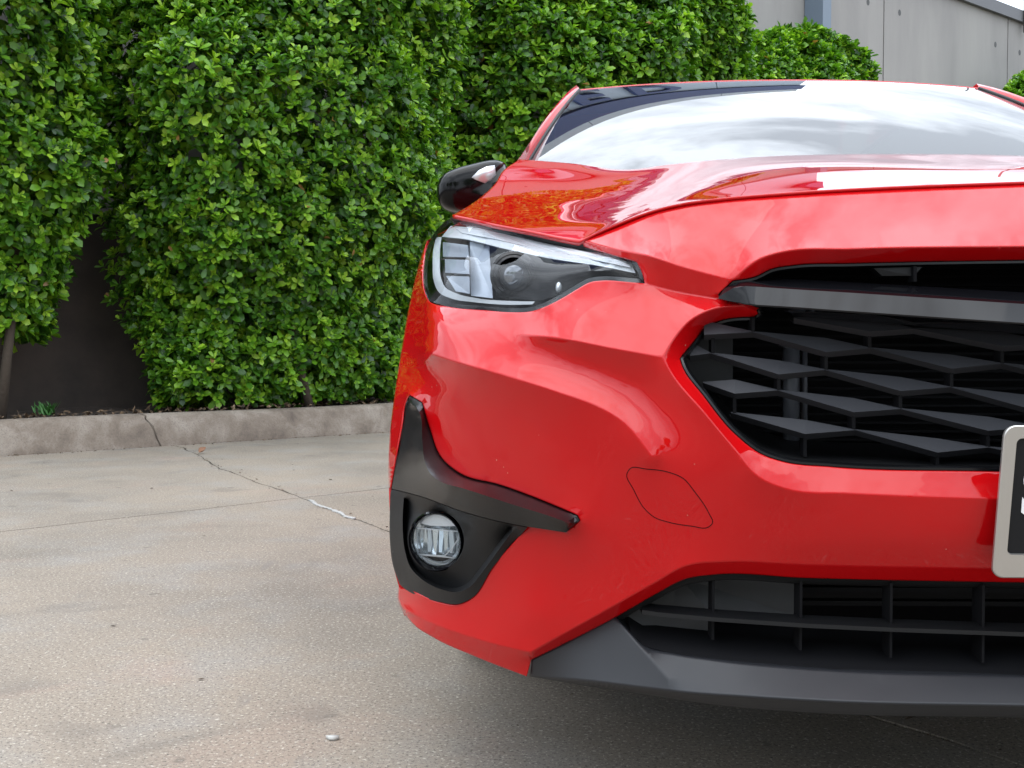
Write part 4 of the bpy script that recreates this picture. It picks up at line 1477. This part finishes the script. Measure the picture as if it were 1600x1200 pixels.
for sgn in (1, -1):
    sur = empty('fog_lamp_surround'); sur.parent = car
    f = (lambda gg: gg) if sgn > 0 else (lambda gg: mirror_geo(gg, False))
    mesh_obj('upper_trim', f(horn_s.geo([(0, .003, 0), (0, .02, 0)])), M_satin, sur, angle=24)
    mesh_obj('bezel', f(fog_s.geo([(0, .003, 0), (0, .02, 0)])), M_plastic, sur, angle=30)
    # the lamp: ring, glass, chrome pieces
    lc_ = P(cxr, cyr, .352)
    ax_n = Vector((-0.28, -0.96, 0.0)).normalized()
    ax_x = Vector((-ax_n.y, ax_n.x, 0)) * -1
    ax_x = Vector((0.96, -0.28, 0))
    ax_z = Vector((0, 0, 1))
    sc = (lc_.y - CAM_Y) / F_PX

    def L3(x, z, d):
        q_ = lc_ + ax_x * (x * sc) + ax_z * (-z * sc) - ax_n * d
        return (q_.x, q_.y, q_.z)

    def circ(rx, rz, d, a0=0, a1=6.2832, n=36):
        return [L3(rx * math.cos(a), rz * math.sin(a), d) for a in np.linspace(a0, a1, n + 1)[:(-1 if a1 - a0 > 6.2 else None)]]
    lamp = [('lamp_ring', strip([circ(46, 48, -.004), circ(44, 45.5, -.008), circ(41, 42.5, -.004), circ(40.5, 42, .03)], True), M_gloss),
            ('lamp_bowl', strip([circ(41, 42.5, .004), circ(37, 38.5, .02), circ(20, 21, .034), circ(1, 1, .038)], True), M_chrome),
            ('lamp_glass', strip([circ(40.5 * math.sin(q_), 42 * math.sin(q_), .002 - .010 * math.cos(q_)) for q_ in np.linspace(.03, 1.57, 9)], True), M_lens)]
    top = [L3(x, z, .008) for x, z in [(-31, -25), (-22, -35), (-8, -40), (8, -40), (22, -35), (33, -24), (10, -22), (-15, -22)]]
    lamp.append(('top_reflector', prism(top, tuple(-ax_n * .006)), M_silver))
    lamp.append(('bottom_reflector', strip([circ(39, 40.5, .004, .45, 2.7, 20), circ(34, 34.5, .009, .45, 2.7, 20)]), M_chrome))
    mid = [(-36, -18), (36, -16), (34, -2), (24, 12), (12, 24), (-32, 24)]
    lamp.append(('lamp_pane', prism([L3(x, z, .004) for x, z in mid], tuple(-ax_n * .0008)), M_lens))
    lamp.append(('pane_edge', tube([L3(x, z, .0035) for x, z in mid], .0011, 6, True), M_silver))
    lamp.append(('pane_edge', tube([L3(x, z, .0032) for x, z in [(-33, 24), (38, 26)]], .0012, 6), M_silver))
    lamp.append(('lower_shade', prism([L3(x, z, .012) for x, z in [(-34, 25), (38, 27), (33, 33), (20, 36), (0, 37), (-20, 35)]], tuple(-ax_n * .004)), M_lampblk))
    rr = np.random.default_rng(8)
    for k in range(7):
        x0 = -31 + k * 9.3
        dz = rr.uniform(-4, 4)
        pts = [(x0, -15 + dz * .3), (x0 + 7.5, -15), (x0 + 8.0 + dz * .4, 6 + dz), (x0 + 6, 21), (x0 + 1, 21)]
        dep = [.010 + rr.uniform(0, .012) for _ in pts]
        lamp.append(('reflector_facet', prism([L3(x, z, d_) for (x, z), d_ in zip(pts, dep)], tuple(-ax_n * .006)), M_silver if k % 2 else M_chrome))
    fl = sur
    for nm, gg, m_ in lamp:
        mesh_obj(nm, f(gg), m_, fl, recalc=nm not in ('lamp_glass', 'bottom_reflector'), angle=30)

# ---- lower intake and lip
lip_out = [(831, 1032, .248, 'c'), (961, 964.5, .184, 'c'), (985, 989, .165), (1008, 1011, .150), (1050, 1022, .130), (1112, 1031, .108), (1307, 1048, .062), (1600, 1057, .045), cen(1063, .042) + ('c',), cen(1108, .012) + ('c',),
           cen(1128, .040) + ('c',), (1600, 1121.5, .043), (1307, 1116, .058), (1112, 1101, .105), (1015, 1087, .150), (900, 1069, .212), (828, 1057, .262, 'c')]
lip_cr = [[(961, 964.5, .184), (1002, 1012, .146), (1046, 1063, .108)],
          [(828, 1057, .262), (920, 1064, .182), (1010, 1075, .124), (1064, 1081, .096), (1160, 1087.5, .062), (1307, 1096, .030), (1600, 1102.5, .015), cen(1108, .012)]]
lip_s = Surf(lip_out, lip_cr, [], step=8, lat=11)
g = lip_s.geo([(0, .003, 0), (0, .05, 0)], rims=lambda p: p[0] < -0.004)
part('lower_lip', mirror_geo(g), M_lip, merge=.001)
intake = empty('lower_intake'); intake.parent = car
rows = []
for d_in, dy in ((0.5, .006), (3, .008), (9, .012), (10, .08)):
    row = []
    for p in catmull(intake_top, 10):
        row.append(P(p[0], p[1] + d_in, p[2] + dy))
    row[0] = Vector((0, row[0].y, row[0].z))
    rows.append([tuple(p) for p in row])
mesh_obj('intake_frame', mirror_geo(strip(rows)), M_plastic, intake, angle=40)
blade = [(1003, 953, .158), (1030, 957, .142), (1120, 965, .106), (1260, 974.5, .074), (1400, 981, .058), (1600, 988, .048), (1850, 993, .045)]
gA = [P(u, v, Y) for u, v, Y in blade]; gB = [P(u, v + 6.5, Y) for u, v, Y in blade]
rows = [[(p.x, p.y + .03, p.z + .003) for p in gA], [tuple(p) for p in gA], [tuple(p) for p in gB], [(p.x, p.y + .03, p.z) for p in gB]]
rows = [[(min(x, -0.0003) if i == len(r_) - 1 else x, y, z) for i, (x, y, z) in enumerate(r_)] for r_ in rows]
mesh_obj('intake_blade', mirror_geo(strip(rows)), M_plastic, intake, angle=40)
for u, v0, v1, Y in ((1115, 906, 1000, .125), (1252, 908, 1016, .09), (1393, 911, 1028, .07), (1537, 914, 1036, .06), (1690, 916, 1042, .055)):
    gg = prism([P(u - 2, v0, Y), P(u + 2, v0, Y), P(u + 1, v1, Y + .004), P(u - 3, v1, Y + .004)], (0, .03, 0))
    for sgn in (1, -1):
        mesh_obj('intake_rib', gg if sgn > 0 else mirror_geo(gg, False), M_post, intake, smooth=False)
gp_ = [P(u, v, Y) for u, v, Y in ((980, 962, .20), (1060, 900, .19), (1252, 905, .16), (1252, 966, .16), (1112, 960, .17), (1112, 1004, .17), (1040, 1000, .19))]
for sgn in (1, -1):
    gg = prism(gp_, (0, .01, 0))
    mesh_obj('intake_cheek', gg if sgn > 0 else mirror_geo(gg, False), M_greypan, intake, smooth=False)
shelf_f = [(985, 989, .166), (1008, 1011, .152), (1050, 1022, .132), (1112, 1031, .110), (1307, 1048, .064), (1600, 1057, .047), (1860, 1063, .044)]
rows = [[P(u, v - 1, Y + .002) for u, v, Y in shelf_f]]
rows.append([(p.x, p.y + .05, p.z + .018) for p in rows[0]])
rows.append([(p[0], p[1] + .06, p[2] + .004) for p in rows[1]])
mesh_obj('intake_floor', mirror_geo(strip(rows)), M_post, intake)
for k in range(7):
    z = 0.325 + k * 0.017
    mesh_obj('cooler_fin', box(-0.44, 0.44, 0.20, 0.215, z, z + 0.006), M_fin, intake, smooth=False)
part('undertray', box(-0.70, 0.70, 0.40, 4.1, 0.235, 0.255), M_dark, smooth=False)

# ---- number plate with its steel frame
def plate_pt(x, h, d=0.0):
    """x across from the car's centre, h up the plate, leaning with its foot further back"""
    z0 = P(1548, 902, 0.003).z
    return Vector((x, -0.022 + (0.16 - h) * 0.16 - d, z0 + h))


hx = abs(P(1548, 900, .003).x)
hh = P(1565, 664, -.02).z - P(1548, 902, 0.003).z


def rrect(x0, x1, h0, h1, rad, d, n=6):
    out = []
    for cx_, ch_, a0 in ((x1 - rad, h1 - rad, 0), (x0 + rad, h1 - rad, 90), (x0 + rad, h0 + rad, 180), (x1 - rad, h0 + rad, 270)):
        for k in range(n + 1):
            a = R(a0 + 90 * k / n)
            out.append(plate_pt(cx_ + rad * math.cos(a), ch_ + rad * math.sin(a), d))
    return out


plate = empty('number_plate'); plate.parent = car
o1 = rrect(-hx, hx, 0, hh, .012, 0.0); o2 = rrect(-hx, hx, 0, hh, .012, .0035); o2b = rrect(-hx + .001, hx - .001, .001, hh - .001, .0115, .0045)
i1 = rrect(-hx + .0135, hx - .0135, .026, hh - .0135, .006, .0045); i2 = rrect(-hx + .0145, hx - .0145, .027, hh - .0145, .0055, .0005)
mesh_obj('plate_frame', strip([[tuple(p) for p in l] for l in (o1, o2, o2b, i1, i2)], True), M_steel, plate, angle=30, recalc=True)
pf = rrect(-hx + .014, hx - .014, .0265, hh - .014, .0055, .001)
mesh_obj('plate_face', ([tuple(p) for p in pf], [tuple(range(len(pf)))]), M_plate, plate, smooth=False)
cu = bpy.data.curves.new('plate_letter', 'FONT')
cu.body = 'S'
cu.size = 0.075
cu.offset = 0.0022
cu.extrude = 0.0004
tmp = bpy.data.objects.new('tmp_letter', cu)
C.objects.link(tmp)
bpy.context.view_layer.update()
me = bpy.data.meshes.new_from_object(tmp.evaluated_get(bpy.context.evaluated_depsgraph_get()))
bpy.data.objects.remove(tmp)
xs = [v.co.x for v in me.vertices]; ys = [v.co.y for v in me.vertices]
left_u = P(1593, 800, -.01).x + .0015
h_low = P(1596, 809, -.01).z - P(1548, 902, 0.003).z
for v in me.vertices:
    q_ = plate_pt(left_u + v.co.x - min(xs), h_low + v.co.y - min(ys), .0015 + v.co.z)
    v.co = q_
me.materials.clear(); me.materials.append(M_white)
lt = bpy.data.objects.new('plate_letter', me); C.objects.link(lt); lt.parent = plate
part('plate_bracket', box(-0.12, 0.12, 0.0, 0.03, plate_pt(0, .03).z, plate_pt(0, .12).z), M_plastic, smooth=False)

# ---- body sides, cabin, roof
def sidecurve(pts):
    return [W(*p) for p in pts]


sil = [W(*p[:3]) for p in side]                              # front edge shared with the bumper
sil_low = [W(*p) for p in ((609, 800, .500), (609.5, 850, .505), (613.5, 881, .505), (623, 916, .505), (622, 938, .505), (632, 962, .49))]
hood_edge = [W(*p) for p in ((707, 336, .58), (755, 305, .85), (775, 285, 1.0), (787, 266, 1.12), (812, 249, 1.25))]


def arch(cy, cz_, rad, a0, a1, x, n=9):
    return [(cy + rad * math.cos(R(a)), cz_ + rad * math.sin(R(a)), x) for a in np.linspace(a0, a1, n)]


fr_arch = arch(1.26, .325, .345, 195, -15, -.893)
rr_arch = arch(3.60, .325, .345, 195, -15, -.893)
so = []
for p in sil[::-1]:
    so.append((p[1], p[2], p[0]))
for p in sil_low:
    so.append((p[1], p[2], p[0]))
so[0] = so[0] + ('c',); so[-1] = so[-1] + ('c',)
so.append((.585, .235, -.872, 'c'))
so += [p + (('c',) if i in (0, len(fr_arch) - 1) else ()) for i, p in enumerate(fr_arch)]
so += [(1.75, .20, -.865), (2.3, .19, -.862), (3.1, .20, -.865)]
so += [p + (('c',) if i in (0, len(rr_arch) - 1) else ()) for i, p in enumerate(rr_arch)]
so += [(4.15, .28, -.84, 'c'), (4.34, .55, -.78), (4.30, .85, -.76), (4.18, 1.02, -.70, 'c')]
so += [(3.6, 1.05, -.77), (2.9, 1.02, -.80), (2.2, .99, -.80), (1.7, .985, -.79), (1.40, 1.0, -.765, 'c')]
so += [(p[1], p[2] - .016, p[0] + .004) + (('c',) if i == 0 else ()) for i, p in enumerate(hood_edge[::-1])]
side_soft = [[(.78, .74, -.885), (1.0, .78, -.888), (1.4, .76, -.892), (2.2, .74, -.893), (3.0, .76, -.893), (3.6, .80, -.89), (4.0, .78, -.85)],
             [(1.75, .45, -.885), (2.2, .42, -.882), (3.2, .45, -.885)]]
side_s = Surf(so, [], side_soft, step=.035, lat=.055, tight=.006, flip=True, mapf=lambda a, b, c: Vector((c, a, b)))
sg = side_s.geo([(.003, 0, 0), (.03, 0, 0)])
part('body_side', sg, M_red)
part('body_side', mirror_geo(sg, False), M_red)

# windscreen
wt_l = P(905, 141, 2.0); wt_c = P(1219, 125.5, 1.93)
XL = abs(wt_l.x)
ws_bot = [(-.735 + .735 * k / 24, 1.11 + .19 * (1 - k / 24)**2.2, .985) for k in range(25)]
ws_top = [(-XL + XL * k / 24, 1.93 + .07 * (1 - k / 24)**2.2, wt_c.z - (wt_c.z - wt_l.z) * (1 - k / 24)**2.2) for k in range(25)]


def resample(pts, n):
    d = catmull(pts, 1e9)
    ps = np.array(catmull([tuple(p) for p in pts], 0.02))
    L_ = np.concatenate([[0], np.cumsum(np.linalg.norm(np.diff(ps, axis=0), axis=1))])
    s_ = np.linspace(0, L_[-1], n)
    return np.stack([np.interp(s_, L_, ps[:, k]) for k in range(3)], 1)


NB_ = 25
bo, to = np.array(ws_bot), np.array(ws_top)
rows = []
for k in range(21):
    t = k / 20
    row = bo * (1 - t) + to * t
    bul = 4 * t * (1 - t)
    row = row + np.array([0, -0.010, 0.030])[None] * bul * (1 - 0.45 * (1 - np.linspace(0, 1, NB_))**2)[:, None]
    rows.append([tuple(p) for p in row])
ws_rows = rows
wsg = mirror_geo(strip(rows))
windscreen = part('windscreen', wsg, M_wind, merge=.001)
print('windscreen normal z', windscreen.data.polygons[40].normal.z)
if windscreen.data.polygons[40].normal.z < 0:
    windscreen.data.flip_normals()
# black edge band and pillars
edge = [np.array(r_[0]) for r_ in rows]
outp = [np.array(P(u, v, Y)) for u, v, Y in ((806, 254, 1.33), (818, 238, 1.40), (845, 198, 1.60), (870, 165, 1.80), (890, 144, 1.97), (900, 137.5, 2.06))]
ou = resample([tuple(p) for p in outp], 21)
prow = [[tuple(e + np.array([.002, .002, -.002])) for e in edge], [tuple(e * .75 + o_ * .25 + np.array([0, -.004, .006])) for e, o_ in zip(edge, ou)],
        [tuple(e * .3 + o_ * .7 + np.array([-.002, -.006, .008])) for e, o_ in zip(edge, ou)], [tuple(o_) for o_ in ou], [tuple(o_ + np.array([-.01, .03, -.02])) for o_ in ou], [tuple(o_ + np.array([.0, .09, -.03])) for o_ in ou]]
pg = strip(prow)
part('windscreen_pillar', pg, M_red)
part('windscreen_pillar', mirror_geo(pg, False), M_red)
seal = tube([tuple(e + np.array([0, -.001, .001])) for e in edge], .004, 6)
part('windscreen_seal', seal, M_rubber)
part('windscreen_seal', mirror_geo(seal, False), M_rubber)
# roof
r_front = np.array(ws_rows[-1])
r_out = resample([(wt_l.x - .012, 2.04, wt_l.z + .004), (-.60, 2.5, 1.425), (-.60, 3.1, 1.41), (-.57, 3.75, 1.34)], 16)
r_mid = resample([(0, 1.945, wt_c.z + .006), (0, 2.4, 1.455), (0, 3.1, 1.45), (0, 3.75, 1.385)], 16)
rows = []
fr2 = r_front + np.array([0, .004, .003])
for k in range(16):
    t = k / 15
    w_ = np.linspace(0, 1, NB_)[:, None]
    lin = r_out[k][None] * (1 - w_) + r_mid[k][None] * w_
    lin[:, 2] += (.014) * np.sin(w_[:, 0] * math.pi) * (0.5 + t * .5)
    if k == 0:
        lin = fr2
    rows.append([tuple(p) for p in lin])
lip_r = [tuple(p + np.array([0, -.003, -.006])) for p in fr2]
part('roof', mirror_geo(strip([lip_r] + rows)), M_red, merge=.001)
# side glass and rear
belt = resample([(-.768, 1.38, 1.0), (-.795, 1.8, .985), (-.80, 2.4, .99), (-.80, 3.1, 1.03), (-.74, 3.95, 1.07)], 16)
rail = resample([(-.752, 1.42, 1.03), (-.66, 1.75, 1.21), (wt_l.x - .025, 2.08, wt_l.z - .012), (-.615, 2.6, 1.41), (-.61, 3.2, 1.39), (-.58, 3.75, 1.32)], 16)
sgl = strip([[tuple(p) for p in belt], [tuple((a * .5 + b * .5) + np.array([-.012, 0, 0])) for a, b in zip(belt, rail)], [tuple(p) for p in rail]])
part('side_glass', sgl, M_side); part('side_glass', mirror_geo(sgl, False), M_side)
rl = strip([[tuple(p) for p in rail], [tuple(p * .5 + q_ * .5 + np.array([-.012, 0, .006])) for p, q_ in zip(rail, resample([tuple(x) for x in r_out], 16))], [tuple(p) for p in resample([(-.745, 1.43, 1.035)] + [tuple(x) for x in r_out], 16)]])
part('roof_rail', rl, M_red); part('roof_rail', mirror_geo(rl, False), M_red)
rear = [[(-.57, 3.75, 1.34), (-.3, 3.76, 1.375), (0, 3.76, 1.385)], [(-.70, 4.18, 1.02), (-.35, 4.24, 1.04), (0, 4.26, 1.05)], [(-.78, 4.32, .7), (-.4, 4.40, .7), (0, 4.43, .7)], [(-.80, 4.2, .3), (-.4, 4.36, .3), (0, 4.38, .3)]]
part('tailgate', mirror_geo(strip(rear)), M_red, merge=.001)
# cowl, dashboard, seats
cowl = [[(x, y - .03, z - .012) for x, y, z in ws_bot], [(x, y + .03, z - .03) for x, y, z in ws_bot]]
part('cowl', mirror_geo(strip(cowl)), M_dark, merge=.001)
part('dashboard', join_geo(box(-.70, .70, 1.45, 1.85, .80, .94), box(-.70, .70, 1.25, 1.46, .75, .90)), M_int, smooth=False)
for sx in (-.36, .36):
    part('seat', join_geo(box(sx - .24, sx + .24, 2.35, 2.48, .55, 1.05), box(sx - .13, sx + .13, 2.40, 2.50, 1.07, 1.24), box(sx - .25, sx + .25, 1.95, 2.45, .45, .58)), M_int, smooth=False)
part('cabin_floor', box(-.78, .78, 1.3, 4.1, .22, .40), M_int, smooth=False)
part('rear_seat_back', box(-.70, .70, 3.2, 3.35, .40, .98), M_int, smooth=False)
# door mirrors, folded
mc = P(741, 296, 1.58)
for sgn in (1, -1):
    mir = empty('door_mirror'); mir.parent = car
    f = (lambda gg: gg) if sgn > 0 else (lambda gg: mirror_geo(gg, False))
    rows = []
    for a in np.linspace(-1.5, 1.5, 17):
        row = []
        for b in np.linspace(0, 6.2832, 33)[:-1]:
            def se(w_, e_): return math.copysign(abs(w_)**e_, w_)
            x = se(math.cos(a), .45) * se(math.cos(b), .55)
            y = se(math.cos(a), .45) * se(math.sin(b), .7)
            z = se(math.sin(a), .6)
            x_ = x * .088
            z_ = z * .062 + .026 * x * (1 if z > 0 else .1) * (0.5 + .5 * z) - .006 * (z > 0)
            row.append((mc.x + x_ - (0.010 if z < 0 else 0) * 0, mc.y + y * .10 + x * .03, mc.z + z_))
        rows.append(row)
    mesh_obj('mirror_shell', f(strip(rows, True)), M_mirror, mir)
    ind = [P(u, v, 1.475) for u, v in ((737, 277), (748, 266), (760, 260), (773, 258), (774, 268), (768, 277), (757, 284), (744, 280))]
    mesh_obj('indicator_lens', f(prism(ind, (0, .04, -.004))), M_silver, mir)
    arm = tube([(mc.x + .05, mc.y, mc.z - .045), (-.78, mc.y + .04, .985)], .03, 8)
    mesh_obj('mirror_arm', f(arm), M_plastic, mir)
# wheels
tyre_prof = [(.20, .0), (.205, .02), (.30, .0), (.325, .012), (.332, .04), (.332, .17), (.325, .20), (.30, .21), (.205, .20)]
for sx in (-1, 1):
    for wy in (1.26, 3.60):
        wh = empty('wheel'); wh.parent = car
        rows = [[(sx * (.85 - w_), wy + rr_ * math.cos(a), .333 + rr_ * math.sin(a)) for a in np.linspace(0, 6.2832, 41)[:-1]] for rr_, w_ in tyre_prof]
        mesh_obj('tyre', strip(rows, True), M_tyre, wh)
        gs = [strip([[(sx * (.85 - w_), wy + rr_ * math.cos(a), .333 + rr_ * math.sin(a)) for a in np.linspace(0, 6.2832, 41)[:-1]] for rr_, w_ in ((.207, .012), (.195, .02), (.19, .12))], True)]
        for k in range(5):
            a = k * 2 * math.pi / 5 + .3
            for da in (-.16, .16):
                gs.append(tube([(sx * .833, wy + .03 * math.cos(a), .333 + .03 * math.sin(a)), (sx * .837, wy + .20 * math.cos(a + da), .333 + .20 * math.sin(a + da))], [.022, .013], 6))
        mesh_obj('rim', join_geo(*gs), M_alloy, wh)
